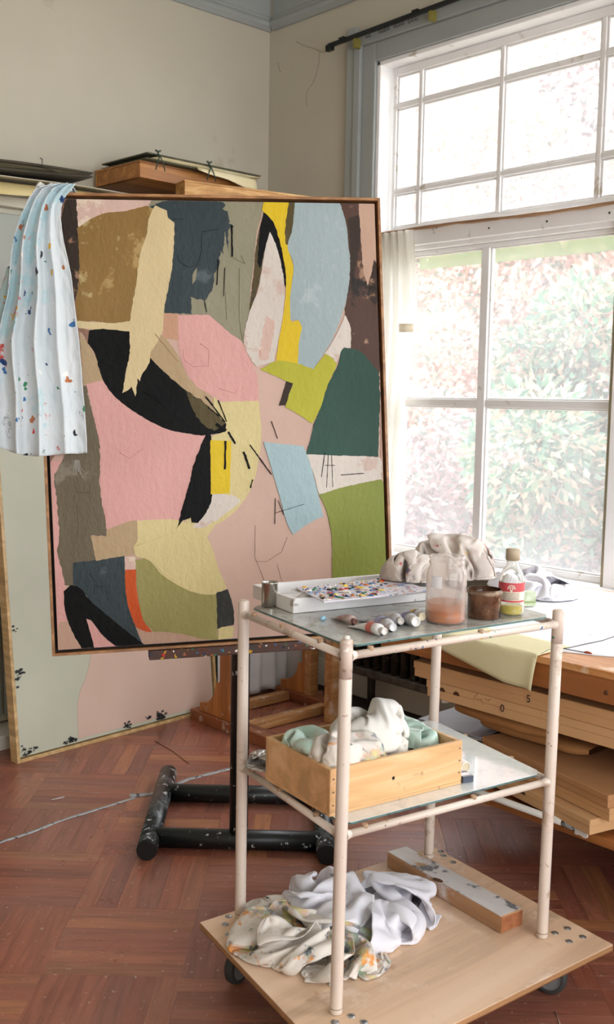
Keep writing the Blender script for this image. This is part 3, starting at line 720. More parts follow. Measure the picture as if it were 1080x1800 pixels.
# ------------------------------------------------------------------ black steel easel and the framed painting on it
PB = [Vector((1.625, 3.010, 2.120)), Vector((2.573, 2.432, 2.161)), Vector((2.541, 2.310, .724)), Vector((1.594, 2.888, .683))]
SH = (3.458-.11)/3.458
PB = [CAM+(p-CAM)*SH for p in PB]
UH = (PB[2]-PB[3]).normalized(); UV = (PB[0]-PB[3]); UV = (UV-UH*UV.dot(UH)).normalized(); UN = UH.cross(UV)
PW = ((PB[2]-PB[3]).length+(PB[1]-PB[0]).length)/2; PH = ((PB[0]-PB[3]).dot(UV)+(PB[1]-PB[2]).dot(UV))/2
PM = Matrix((UH, UV, UN)).transposed().to_4x4(); PM.translation = PB[3]; PMI = PM.inverted()
def on_painting(px, py, off=0): return PMI @ PP(px, py, PB[3]+UN*off, UN)
def make_black_easel():
    mk = mat('black enamel tube', (24, 27, 28), (34, 36, 36), rough=.35, scale=6, stains=[((84, 88, 90), 11, .555), ((206, 210, 212), 34, .645)], bump=.1)
    mdk = mat('black tube side', (20, 24, 24), rough=.4, stains=[((210, 212, 208), 42, .70)])
    a = PZ(258, 1512, .0); a.z = .034; b_ = PZ(575, 1520, .0); b_.z = .034; r = .034
    d = Vector((.654, .756, 0)); e = (b_-a).normalized(); L = .70
    E_ = thing('steel_easel', (a+b_)/2*1-Vector((0, 0, .034)), 'black tubular steel easel base splashed with paint under framed painting', 'easel')
    def ends(p, q):
        f = MB().tube([p, q], r, 20).build('foot_tube', mk, E_)
        ax = (p-q).normalized(); MB().tube([p, p+ax*.006], r*.97, 20).build('end_cap', mat('matt black cap', (14, 14, 15), rough=.5), f)
    ends(a, a+d*L); ends(b_, b_+d*L)
    for t in (.10, .50): MB().tube([a+d*t+e*.02, b_+d*t-e*.02], r*.97, 20).build('crossbar', mdk, E_)
    base = PZ(421, 1482, .034); t = (base-a).dot(e); ms = a+d*.10+e*t; ms.z = .06
    MB().tube([ms, ms+Vector((0, 0, 1.75))], .031, 20).build('mast', mdk, E_)
    # ledge carrying the painting
    l0 = on_painting(262, 1150).x; l1 = on_painting(560, 1138).x
    ml = mat('paint crusted ledge', (92, 54, 40), (72, 60, 56), rough=.7, scale=30, splat=(85, .55), bump=.6, bscale=90)
    MB().box((l0, -.030, -.062), (l1, -.002, .010), PM).build('ledge', ml, E_, bevel=.003)
    sp = PM @ Vector(((l0+l1)/2+.02, -.02, -.055)); 
    MB().box((-.03, -.02, -.03), (.03, .045, .04), Matrix.Translation((ms.x, ms.y, sp.z))).build('sleeve', mk, E_, bevel=.003)
    MB().tube([Vector((ms.x, ms.y, sp.z+.0)), sp+UN*.02], .014, 10).build('ledge_arm', mk, E_)
    top = PM @ Vector((PW*.52, PH*.62, -.05)); MB().tube([Vector((ms.x, ms.y, top.z)), top], .014, 10).build('back_stay', mk, E_)
make_black_easel()

PAINT = dict(mauve=(196,164,148), pink=(226,172,164), ochre=(148,116,60), cream=(224,204,156), slate=(50,64,68), khaki=(152,148,122), yellow=(228,196,14),
    blue=(168,186,188), brown=(84,56,44), dbrown=(58,44,34), peach=(202,166,144), dgreen=(34,76,62), chart=(188,184,48), olive=(112,102,80), black=(14,16,16), pale=(222,206,148), tan=(190,164,126),
    lolive=(162,154,92), orange=(208,84,8), grass=(140,150,62), lblue=(170,196,202), white=(222,212,202), dolive=(84,72,30), orpeach=(206,160,130), lpink=(222,190,176), rbrown=(150,112,94), charcoal=(48,50,44))
Z5, Z6, Z7, Z8 = (80, 330), (380, 330), (80, 740), (380, 740)
def zz(o, pts): return [(o[0]+x/3.375, o[1]+y/3.375) for x, y in pts]
SHAPES = [
 ('rbrown', 1, [(70,348),(140,348),(140,560),(150,640),(150,700),(85,820),(70,700)]),
 ('khaki', .5, [(260,349),(463,354),(461,374),(452,407),(448,449),(441,508),(438,549),(429,604),(400,585),(368,553),(330,556),(290,560),(255,400)]),
 ('lpink', 1, zz(Z5, [(180,55),(640,55),(600,110),(470,145),(350,160),(260,200),(186,240)])),
 ('dbrown', 2, zz(Z5, [(125,55),(183,55),(192,220),(200,400),(195,560),(175,680),(160,600),(120,390),(95,200)])),
 ('ochre', 1, zz(Z5, [(188,238),(260,190),(350,150),(470,138),(600,105),(640,130),(640,400),(580,660),(545,795),(400,802),(300,795),(190,790),(180,690),(196,560),(200,400)])),
 ('slate', 2.5, [(262,362),(300,351),(388,354),(397,360),(391,368),(402,371),(403,393),(413,398),(402,403),(401,440),(396,405),(393,446),(388,440),(384,470),(377,480),(377,495),(370,515),(359,528),(335,522),(337,551),(290,551),(285,480),(290,380)]),
 ('khaki', .6, [(340,480),(347,470),(344,492),(338,500)]),
 ('cream', 1, zz(Z5, [(188,790),(400,802),(520,788),(520,855),(400,852),(195,832)])),
 ('rbrown', 1, zz(Z5, [(195,832),(260,842),(255,930),(230,880)])),
 ('tan', 1, zz(Z5, [(200,850),(255,930),(330,1060),(385,1215),(270,1210),(225,1170)])),
 ('pink', .6, [(150,676),(181,668),(204,699),(246,730),(293,754),(350,765),(374,760),(362,785),(340,840),(325,890),(312,922),(241,918),(187,935),(186,918),(176,858),(175,778),(166,740),(155,690)]),
 ('tan', .6, zz(Z5, [(640,850),(710,890),(790,1000),(850,1130),(950,1210),(1080,1330),(1080,1410),(960,1300),(830,1210),(620,1010),(615,930)])),
 ('orpeach', 1, zz(Z5, [(690,742),(790,748),(795,905),(700,892),(690,830)])),
 ('pale', .8, [(376,695),(455,705),(459,745),(458,787),(444,853),(415,897),(382,921),(345,925),(325,915),(360,880),(368,868),(366,770),(396,757),(378,725)]),
 ('pink', 1, [(313,554),(367,553),(404,585),(427,603),(439,629),(451,656),(454,686),(455,705),(386,706),(376,697),(347,680),(329,656),(317,626),(314,597)]),
 ('black', 1, zz(Z5, [(258,845),(340,838),(510,855),(620,1008),(830,1200),(960,1290),(1075,1400)])+[(395,760),(372,764),(350,765),(325,761),(293,754),(246,730),(204,699),(181,668),(166,620),(154,603)]),
 ('dolive', 2.5, zz(Z5, [(830,1200),(960,1290),(1075,1400),(1000,1440),(930,1400),(870,1300)])),
 ('cream', 1.2, zz(Z5, [(650,105),(720,135),(730,180),(765,205),(758,400),(740,540),(705,720),(692,860),(625,980),(612,1050),(575,1105),(560,1150),(548,1130),(535,1242),(512,1180),(490,1200),(457,1217),(480,1080),(500,980),(500,800),(540,560),(560,400),(600,280),(615,180)])),
 ('pink', 1, zz(Z7, [(33,235),(110,240),(60,420),(80,560),(88,700),(105,900),(118,1000),(118,1120),(150,1260),(200,1350),(72,1357)])),
 ('peach', 1.5, zz(Z7, [(76,1195),(125,1190),(160,1250),(222,1350),(72,1357)])),
 ('olive', 2, [(108,812),(100,826),(95,838),(98,864),(102,906),(104,947),(101,974),(110,1007),(114,1030),(131,1030),(129,989),(169,985),(160,941),(187,943),(186,918),(176,858),(175,778),(166,740),(151,676),(140,690),(130,760)]),
 ('pink', 1, zz(Z7, [(240,1165),(440,1338),(285,1348)])),
 ('peach', 2, zz(Z7, [(530,1215),(640,1245),(800,1255),(930,1285),(1085,1290),(1085,1302),(590,1330)])),
 ('slate', 1, zz(Z7, [(163,840),(300,825),(470,795),(472,900),(480,1030),(520,1180),(570,1310),(588,1332),(400,1190),(300,1110),(210,1000),(163,970)])),
 ('black', 1, zz(Z7, [(110,1010),(150,975),(200,985),(260,1060),(400,1180),(592,1332),(430,1337),(340,1270),(270,1185),(243,1172),(265,1250),(290,1347),(215,1347),(160,1250),(115,1120)])),
 ('lpink', 1, zz(Z7, [(470,805),(535,805),(540,885),(472,890)])),
 ('lolive', 1, zz(Z7, [(533,825),(620,810),(700,880),(860,1000),(1016,1030),(1022,1302),(930,1292),(800,1262),(700,1252),(640,1252),(580,1180),(545,1000)])),
 ('orange', 1, zz(Z7, [(473,885),(537,880),(542,1000),(580,1180),(632,1252),(600,1250),(540,1225),(500,1130),(475,1000)])),
 ('tan', .6, zz(Z7, [(268,680),(360,687),(365,645),(450,612),(520,590),(549,595),(549,750),(520,795),(400,812),(300,830)])),
 ('pale', .8, [(241,915),(300,913),(320,916),(345,922),(380,920),(364,945),(372,960),(385,1000),(399,1034),(375,1045),(345,1042),(315,1030),(285,1010),(262,985),(238,978),(236,962),(242,948)]),
 ('white', 2, [(366,866),(412,872),(425,880),(384,912),(352,930),(338,925),(360,905)]),
 ('charcoal', 1, [(381,1042),(401,1036),(410,1066),(412,1098),(382,1106)]),
 ('pale', 2, [(384,1106),(395,1101),(411,1103),(409,1122),(384,1124)]),
 ('black', 1.5, zz(Z7, [(952,75),(982,75),(990,430),(962,530),(905,605),(868,602),(862,570),(840,585),(815,590),(780,640),(800,560),(850,380),(880,260)])),
 ('yellow', .6, [(370,774),(407,775),(404,867),(371,869)]),
 ('yellow', .8, zz(Z6, [(283,78),(432,82),(425,200),(415,290),(440,400),(460,480),(450,560),(450,700),(450,800),(490,782),(512,830),(495,900),(488,1045),(355,1035),(375,900),(400,750),(415,600),(410,490),(370,320),(330,200),(290,155),(274,130)])),
 ('dolive', 1.5, zz(Z6, [(430,82),(473,82),(452,250),(440,345),(412,335),(410,250)])),
 ('blue', .7, zz(Z6, [(468,88),(735,88),(770,200),(788,350),(798,450),(782,620),(745,760),(690,900),(640,980),(575,1080),(485,1048),(495,900),(512,830),(490,785),(442,785),(440,650),(460,460),(425,350),(452,250)])),
 ('dolive', 1.5, zz(Z6, [(285,148),(312,190),(300,260),(280,420),(250,590),(225,670),(198,745),(210,620),(225,500),(235,380),(260,240)])),
 ('black', 1.2, zz(Z6, [(284,146),(335,195),(378,320),(412,490),(414,590),(398,560),(370,390),(322,262),(300,330),(262,480),(246,440),(262,240)])),
 ('white', 1, zz(Z6, [(320,262),(362,360),(396,500),(406,600),(396,760),(370,900),(340,1033),(240,1062),(200,1010),(165,910),(198,740),(250,600),(280,430),(300,330)])),
 ('lpink', 2.5, zz(Z6, [(330,780),(350,800),(330,930),(310,1010),(270,1030),(250,1000),(270,880),(300,760)])),
 ('brown', 2, zz(Z6, [(733,86),(848,86),(858,250),(885,470),(905,590),(938,430),(985,480),(992,700),(997,1000),(985,1110),(940,1070),(880,1000),(800,960),(798,830),(765,765),(785,620),(798,450),(788,350),(770,200)])),
 ('dbrown', 2.5, zz(Z6, [(780,180),(850,160),(858,300),(840,420),(810,560),(795,500),(798,380)])),
 ('dbrown', 2.5, zz(Z6, [(905,590),(940,440),(985,500),(985,640),(940,700),(900,650)])),
 ('peach', 1.5, zz(Z6, [(845,86),(978,90),(985,490),(960,450),(938,425),(918,520),(900,585),(875,500),(857,250)])),
 ('white', 1.5, zz(Z6, [(768,755),(798,830),(800,945),(755,965),(712,1045),(690,1005),(640,990),(700,900)])),
 ('chart', 1, zz(Z6, [(262,1078),(360,1028),(485,1043),(575,1078),(605,1040),(650,985),(690,1010),(718,1050),(660,1180),(622,1300),(572,1398),(450,1322),(412,1302),(450,1165),(380,1130)])),
 ('dbrown', 1, zz(Z6, [(418,1148),(457,1160),(410,1292),(374,1292)])),
 ('white', 1, zz(Z8, [(538,195),(700,200),(850,205),(990,220),(998,355),(850,372),(610,442),(580,320)])),
 ('dgreen', 1.2, zz(Z6, [(755,948),(850,968),(900,1015),(945,1070),(985,1110),(978,1200),(985,1240),(970,1320)])+zz(Z8, [(968,0),(962,212),(850,207),(700,205),(536,197),(572,60)])+zz(Z6, [(575,1420),(622,1300),(660,1180),(725,1050),(742,970)])),
 ('peach', 3, [(668,640),(676,628),(684,990),(677,935),(672,850),(670,760)]),
 ('grass', 1.2, zz(Z8, [(610,437),(740,397),(980,345),(1000,380),(1008,470),(1010,620),(1028,820),(1030,1230),(692,1240),(690,945),(682,640),(650,520)])),
 ('lblue', .6, zz(Z8, [(282,124),(520,150),(560,260),(638,565),(560,602),(455,674),(420,600),(370,420)])),
]
STROKES = [  # px, py, px, py, width
 (362,697,374,712,4), (374,712,396,742,3.5), (366,716,392,735,2), (380,745,398,757,7), (402,759,414,780,5), (429,794,440,824,6), (440,782,457,805,3), (457,805,478,834,2.5), (445,843,441,858,3), (384,703,399,741,3),
 (572,795,566,838,2), (578,800,575,857,1.6), (584,800,586,856,1.6), (572,818,590,818,1.6), (485,876,484,921,1.4), (484,902,536,886,1.2), (490,880,500,905,1.0), (600,835,641,832,2),
 (478,740,489,771,1.3), (360,528,364,548,2), (408,395,409,450,4), (384,455,382,500,2.5), (396,470,394,520,1.6), (397,775,396,825,5)]
def make_painting():
    T_ = thing('framed_painting', PM @ Vector((PW/2, 0, -.02)), 'large colourful abstract painting in a thin gold floater frame on the steel easel', 'painting')
    mf = mat_wood('gilt oak frame', (182, 134, 86), (150, 104, 62), 'x', ring=24, rough=.4); mk = mat('black rebate', (16, 13, 12), rough=.7)
    D = .045; w = .0085
    for lo, hi in (((0, 0, -D), (w, PH, 0)), ((PW-w, 0, -D), (PW, PH, 0)), ((w, 0, -D), (PW-w, w, 0)), ((w, PH-w, -D), (PW-w, PH, 0))): box('frame_rail', lo, hi, mf, T_, PM, bevel=.001)
    box('rebate', (w, w, -D), (PW-w, PH-w, -D+.008), mk, T_, PM)
    g = .0175
    cs = mat('canvas ground', PAINT['mauve'], (188, 156, 140), rough=.55, scale=5, bump=.35, bscale=14, bdist=.004)
    cv = box('canvas', (g, g, -D+.008), (PW-g, PH-g, -.008), cs, T_, PM)
    mats = {}
    for k, c in PAINT.items():
        c = tuple(int(v*.93) for v in c)
        c2 = tuple(max(0, v-10) for v in c); vary = [(tuple(min(255, int(v*.8+40)) for v in c), 5, .66)] if k in ('ochre', 'blue', 'brown', 'olive', 'lpink', 'white', 'slate', 'lolive') else ()
        if k in ('brown', 'dbrown', 'dolive'): vary = [((30, 22, 16), 6, .55), ((150, 116, 92), 9, .66)]
        if k == 'ochre': vary = [((170, 142, 88), 7, .60), ((180, 160, 112), 9, .66)]
        if k == 'white': vary = [((190, 168, 156), 9, .58)]
        if k == 'lpink': vary = [((214, 196, 176), 9, .52), ((188, 146, 132), 7, .60)]
        mats[k] = mat('oil paint '+k, c, c2, rough=.5 if k not in ('black', 'dbrown') else .62, scale=4, stains=vary, bump=.7, bscale=55, bdist=.004, spec=.3 if k != 'black' else .15, stretch=(1, 1, .6))
    z0 = -.008; inset = g+.0005
    def clampuv(p): return (min(max(p[0], inset), PW-inset), min(max(p[1], inset), PH-inset))
    for si, (col, rough, poly) in enumerate(SHAPES):
        P = [on_painting(x, y, -.006) for x, y in poly]; pts = [(p.x, p.y) for p in P]; out = []; n = len(pts)
        for i in range(n):
            a, b_ = Vector(pts[i]), Vector(pts[(i+1) % n]); prev, nxt = Vector(pts[i-1]), Vector(pts[(i+2) % n])
            L = (b_-a).length; k = max(2, int(L/.007))
            for j in range(k):
                t = j/k
                # catmull rom where the outline bends gently
                ang = (a-prev).angle(b_-a, 0) if (a-prev).length > 1e-5 and L > 1e-5 else 0; ang2 = (b_-a).angle(nxt-b_, 0) if (nxt-b_).length > 1e-5 and L > 1e-5 else 0
                m0 = (b_-prev)*.5 if ang < .7 else (b_-a); m1 = (nxt-a)*.5 if ang2 < .7 else (b_-a)
                m0 = m0.normalized()*L if m0.length > 0 else m0; m1 = m1.normalized()*L if m1.length > 0 else m1
                q = a*(2*t**3-3*t*t+1)+m0*(t**3-2*t*t+t)+b_*(-2*t**3+3*t*t)+m1*(t**3-t*t)
                amp = .0011*rough
                dx = nz(q.x*70+si*7, q.y*70)*amp*1.6+nz(q.x*230, q.y*230+si*3)*amp*1.2
                dy = nz(q.x*70, q.y*70+si*9+40)*amp*1.6+nz(q.x*230+50, q.y*230)*amp*1.2
                out.append(clampuv((q.x+dx, q.y+dy)))
        cl = [out[0]]
        for q in out[1:]:
            if (Vector(q)-Vector(cl[-1])).length > 1e-4: cl.append(q)
        h = z0+.0006+.00005*si
        mb = MB().prism([PM @ Vector((x, y, z0-.0005)) for x, y in cl], UN*(h-z0+.0005))
        o = mb.build('paint_shape', mats[col], cv)
        bm = bmesh.new(); bm.from_mesh(o.data); bmesh.ops.triangulate(bm, faces=[f for f in bm.faces if len(f.verts) > 4]); bm.to_mesh(o.data); bm.free()
    mk = mats['black']; random.seed(2)
    for (x0, y0, x1, y1, wd_) in STROKES:
        a = on_painting(x0, y0, 0).to_2d(); b_ = on_painting(x1, y1, 0).to_2d(); d = (b_-a); nrm = Vector((-d.y, d.x)).normalized()*wd_*.5*.0014
        up, dn = [], []
        for i in range(9):
            t = i/8; q = a.lerp(b_, t); k = .55+.6*random.random(); up.append(q+nrm*k); dn.append(q-nrm*(.55+.6*random.random()))
        loop = up+dn[::-1]
        MB().prism([PM @ Vector((p.x, p.y, z0)) for p in loop], UN*.0037).build('brush_stroke', mk, cv)
    # palette knife ridges
    RID = [(None, zz(Z5, [(785,400),(800,440),(850,470),(905,455),(930,380),(930,260),(1040,240)])), ('slate', zz(Z5, [(760,185),(820,180)])), ('pink', zz(Z5, [(820,960),(825,1020),(880,1060),(970,1055),(975,960),(920,925)])), ('tan', zz(Z5, [(650,865),(790,1030)])),
           ('blue', zz(Z6, [(620,340),(622,500)])), ('blue', zz(Z6, [(520,540),(525,640),(455,700),(520,780)])), ('blue', zz(Z6, [(545,540),(545,700),(520,900)])), ('khaki', zz(Z6, [(150,400),(175,450),(85,405)])), ('khaki', zz(Z6, [(140,480),(140,780),(160,900)])), ('khaki', zz(Z6, [(60,620),(65,780)])),
           ('olive', zz(Z7, [(180,390),(190,420),(265,430),(270,360)])), ('olive', zz(Z7, [(190,480),(200,640),(190,700)])), ('pink', zz(Z7, [(440,185),(500,220),(590,160)])), ('slate', zz(Z7, [(265,900),(295,950),(290,1030)])), ('slate', zz(Z7, [(300,980),(360,985),(370,1060)])),
           ('mauve', zz(Z8, [(235,620),(232,800),(290,950)])), ('mauve', zz(Z8, [(235,830),(300,835),(390,780),(425,690)])), ('mauve', zz(Z8, [(365,850),(400,970)])), ('grass', zz(Z8, [(655,470),(680,640),(1000,620)])), ('grass', zz(Z8, [(835,645),(850,760),(840,940)])), ('pink', zz(Z6, [(20,1190),(120,1220),(135,1180)])),
           ('dgreen', zz(Z6, [(940,1080),(930,1250),(870,1340),(760,1340)])), ('black', zz(Z5, [(580,1210),(640,1240),(690,1285)])), ('lblue', zz(Z8, [(310,150),(345,290),(400,440)])), ('pale', zz(Z7, [(530,745),(740,670),(830,650)])), ('pale', zz(Z7, [(640,830),(700,900),(800,960)])), ('chart', zz(Z6, [(480,1190),(620,1195)]))]
    for k, pts in RID:
        zr_ = z0+(.0001 if k == 'mauve' else .0011)
        P = [on_painting(x, y, -.005) for x, y in pts]; Q = []
        for i in range(len(P)-1):
            for j in range(5): q = P[i].lerp(P[i+1], j/5); Q.append(PM @ Vector((q.x+.0012*nz(q.x*90, q.y*90), q.y+.0012*nz(q.y*90, q.x*90), zr_)))
        Q.append(PM @ Vector((P[-1].x, P[-1].y, zr_)))
        MB().tube(Q, [.0013+.0008*abs(math.sin(i*1.3)) for i in range(len(Q))], 6).build('impasto_ridge', mats[k or 'slate'], cv)
make_painting()

# painter's smock thrown over the corner of the painting
def make_smock():
    Lf = [(322,100),(330,64),(350,50),(380,37),(410,26),(440,20),(480,17),(520,13),(560,3),(600,-6),(640,-4),(700,0),(760,-2),(786,-2)]
    Rt = [(322,133),(330,128),(345,115),(365,107),(385,107),(410,110),(440,116),(480,124),(520,129),(560,134),(600,139),(660,144),(720,149),(770,152),(800,153)]
    def at(tab, y):
        for (y0, x0), (y1, x1) in zip(tab, tab[1:]):
            if y0 <= y <= y1: return x0+(x1-x0)*(y-y0)/(y1-y0)
        return tab[-1][1] if y > tab[-1][0] else tab[0][1]
    R_, C_ = 110, 90; P = []
    for i in range(R_):
        v = i/(R_-1); row = []
        for j in range(C_):
            u = j/(C_-1)
            ye = 786+8*math.sin(u*5)+22*u-14*max(0, u-.9)*10*.3
            y = 323+(ye-323)*v
            x0, x1 = at(Lf, y), at(Rt, y)
            # pleats run down from the shoulder, deeper in the middle
            fan = (u**.85)*7.6*math.pi+.5*math.sin(v*3)+.4*nz(u*3, v*2)
            dep = 1-abs(math.sin(fan/2))**.7
            dep2 = 1-abs(math.sin(u*13+v*2.0))
            amp = .016+.060*min(1, v*2.2)*(1-.45*v)
            off = .012+amp*dep*(.45+.55*math.sin(math.pi*min(1, u*1.1+.1)))+.007*dep2*(1-v*.6)+.004*nz(u*14, v*22)+.002*nz(u*40, v*60)
            x = x0+(x1-x0)*u+1.2*nz(u*5, v*7)
            row.append(PP(x, y, PB[3]+UN*(off+.006), UN))
        P.append(row)
    ms = mat('smock cotton', (212, 218, 220), (202, 212, 216), rough=.9, scale=7, sheen=.2, splat=(30, .36), stains=[((180, 208, 214), 5, .60), ((120, 120, 128), 9, .70), ((190, 70, 60), 11, .725), ((60, 90, 140), 8, .735), ((120, 190, 160), 9, .74)], bump=.25, bscale=120, bdist=.001)
    S = thing('smock', PM @ Vector((.05, PH, 0)), 'pale blue paint-stained smock hung over the corner of the framed painting', 'smock')
    MB().grid(P).build('front_cloth', ms, S, solid=.0022)
    # over the top rail and down the back
    B_ = []
    for i in range(16):
        v = i/15; row = []
        for j in range(40):
            u = j/39; q = on_painting(62+70*u, 334, 0)
            h = [(.014, .004), (.004, .020), (-.03, .022), (-.060, .012), (-.066, -.1), (-.064, -.22)]
            t = v*(len(h)-1); k = min(int(t), len(h)-2); f = t-k
            zo = h[k][0]+(h[k+1][0]-h[k][0])*f; yo = h[k][1]+(h[k+1][1]-h[k][1])*f
            row.append(PM @ Vector((q.x+.01*math.sin(v*3+u*5), PH+yo+.006*math.sin(u*23)*(1 if v < .6 else 0)+.006*abs(nz(u*9, v*4)), zo-.004*math.sin(u*19)*(v > .6))))
        B_.append(row)
    MB().grid(B_).build('back_cloth', ms, S, solid=.0022)
    # loose hanging sleeve at the left
    P2 = []
    for i in range(30):
        v = i/29; row = []
        for j in range(16):
            u = j/15; x = 20-26*v-34*v*u*.9+28*u*(1-v)*.2; y = 470+150*v
            row.append(PP(x+10*math.cos(u*6.28), y+3*math.sin(u*6.28), PB[3]+UN*(-.015+.022*math.sin(u*6.28)), UN))
        P2.append(row)
    MB().grid(P2).build('sleeve', ms, S, solid=.0022)
    w0 = PP(136, 812, PB[3]+UN*.03, UN); mw = mat('loose threads', (222, 224, 222), rough=.9)
    for k in range(7): MB().tube([w0+UH*(.002*k-.006)+UV*.006, w0+UH*(.003*k-.01)-UV*.015, w0+UH*(.005*k-.012)-UV*(.03+.008*(k % 3))], .0003, 4).build('loose_thread', mw, S)
make_smock()

# ------------------------------------------------------------------ work table under the window, boxes below
TZ = .757
def make_table():
    mt = mat_wood('pine table', (214, 158, 100), (186, 124, 66), 'y', ring=14, scale=2, dirt=[((228, 214, 190), 5, .62)])
    mp = mat_wood('pine beam', (190, 128, 72), (160, 98, 48), 'y', ring=10, scale=2, bump=.3)
    T_ = thing('work_table', (3.1, 1.4, 0), 'long pine work table under the window covered with white paper', 'table')
    box('tabletop', (2.56, .3, TZ-.022), (3.69, 2.42, TZ), mt, T_, bevel=.003)
    box('apron', (2.572, .32, .660), (2.62, 2.40, TZ-.022), mp, T_, bevel=.003); box('apron', (3.6, .32, .660), (3.65, 2.40, TZ-.022), mp, T_, bevel=.003)
    box('apron', (2.62, 2.35, .665), (3.6, 2.395, TZ-.022), mp, T_)
    for x in (3.05, 3.58):
        for y in (.50, 1.62): box('leg', (x-.02, y-.03, 0), (x+.045, y+.035, TZ-.022), mp, T_, bevel=.003)
    MB().lathe([(0, .001), (.006, .0012), (.007, 0)], Matrix.Translation(PX(1066, 1218, 2.571)) @ Matrix.Rotation(-math.pi/2, 4, 'Y'), 12).build('knot', mat('pine knot', (84, 52, 30), rough=.7), T_)
    box('shelf', (2.605, .36, .228), (3.55, 2.16, .255), mp, T_, bevel=.002); box('shelf', (2.74, .40, .494), (3.55, 2.22, .512), mp, T_, bevel=.002)
    # white paper covering the table, wavy edge along the front
    mw = mat('white table paper', (226, 226, 232), (236, 236, 240), rough=.7, scale=3, stains=[((176, 184, 204), 9, .70), ((206, 196, 190), 5, .70)])
    P = []
    fr = [(2.42, 2.57), (2.1, 2.57), (1.78, 2.60), (1.72, 2.66), (1.62, 2.70), (1.5, 2.84), (1.35, 2.95), (1.0, 2.9), (.6, 2.8), (.3, 2.7)]
    for i in range(60):
        y = 2.405-2.05*i/59
        for (ya, xa), (yb, xb) in zip(fr, fr[1:]):
            if yb <= y <= ya: x0 = xa+(xb-xa)*(ya-y)/(ya-yb)
        x0 += .008*nz(y*9, 3)
        P.append([Vector((x0+(3.66-x0)*j/20, y, TZ+.0015+.0018*abs(nz(y*3, j*.3))*(1 if j else .4))) for j in range(21)])
    tag(MB().grid(P).build('table_paper', mw, None, (3.1, 1.4, TZ), solid=.0012), 'white paper sheet spread over the pine work table', 'paper')
    # cream sheet hanging over the front edge
    mc = mat('cream sheet', (218, 210, 172), (210, 200, 158), rough=.85, scale=3)
    P = []
    for i in range(24):
        v = i/23; row = []
        for j in range(30):
            u = j/29; y = 2.20-.455*u
            s = .16+.02*math.sin(u*3)   # run on table
            Ld = .03+.075*min(1, u*1.3)
            t = v*(s+Ld)
            if t < s: p = Vector((2.555+s-t, y, TZ+.0045))
            else:
                d = t-s; p = Vector((2.552-.012*math.sin(d/Ld*1.4)*(.4+u)-.004, y+.010*d/Ld*(1-u), TZ+.0035-d*.97))
            if u > .93 and v > .5: p.x -= .012*(u-.93)/.07*(v-.5)*2
            row.append(p)
        P.append(row)
    tag(MB().grid(P).build('paper_sheet', mc, None, (2.56, 2.0, TZ), solid=.001), 'cream paper sheet curling down over the front edge of the work table', 'paper')
    # stained corner, cord and red-tipped wire
    ml = mat('grey cord', (108, 104, 100), rough=.8)
    pts = [PZ(x, y, TZ+.004) for x, y in ((952, 1150), (966, 1142), (1000, 1139), (1030, 1132), (1060, 1126), (1080, 1119), (1110, 1105))]
    tag(MB().tube(pts, .0018, 6).build('cord', ml, None, pts[0]), 'thin grey cord lying across the paper on the work table', 'cord')
    w = thing('wire_brush', PZ(1010, 1145, TZ), 'thin dark wire with red tip lying on the pine table edge', 'wire')
    a, b_ = PZ(985, 1139, TZ+.004), PZ(1030, 1147, TZ+.004); MB().tube([a, b_], .0013, 6).build('wire', mat('dark wire', (70, 48, 40), rough=.5), w)
    e = (b_-a).normalized(); MB().tube([b_-e*.004, b_+e*.004, b_+e*.012, b_+e*.02], [.003, .0055, .005, .002], 8).build('red_tip', mat('red dried paint', (150, 66, 44), rough=.6), w)
make_table()
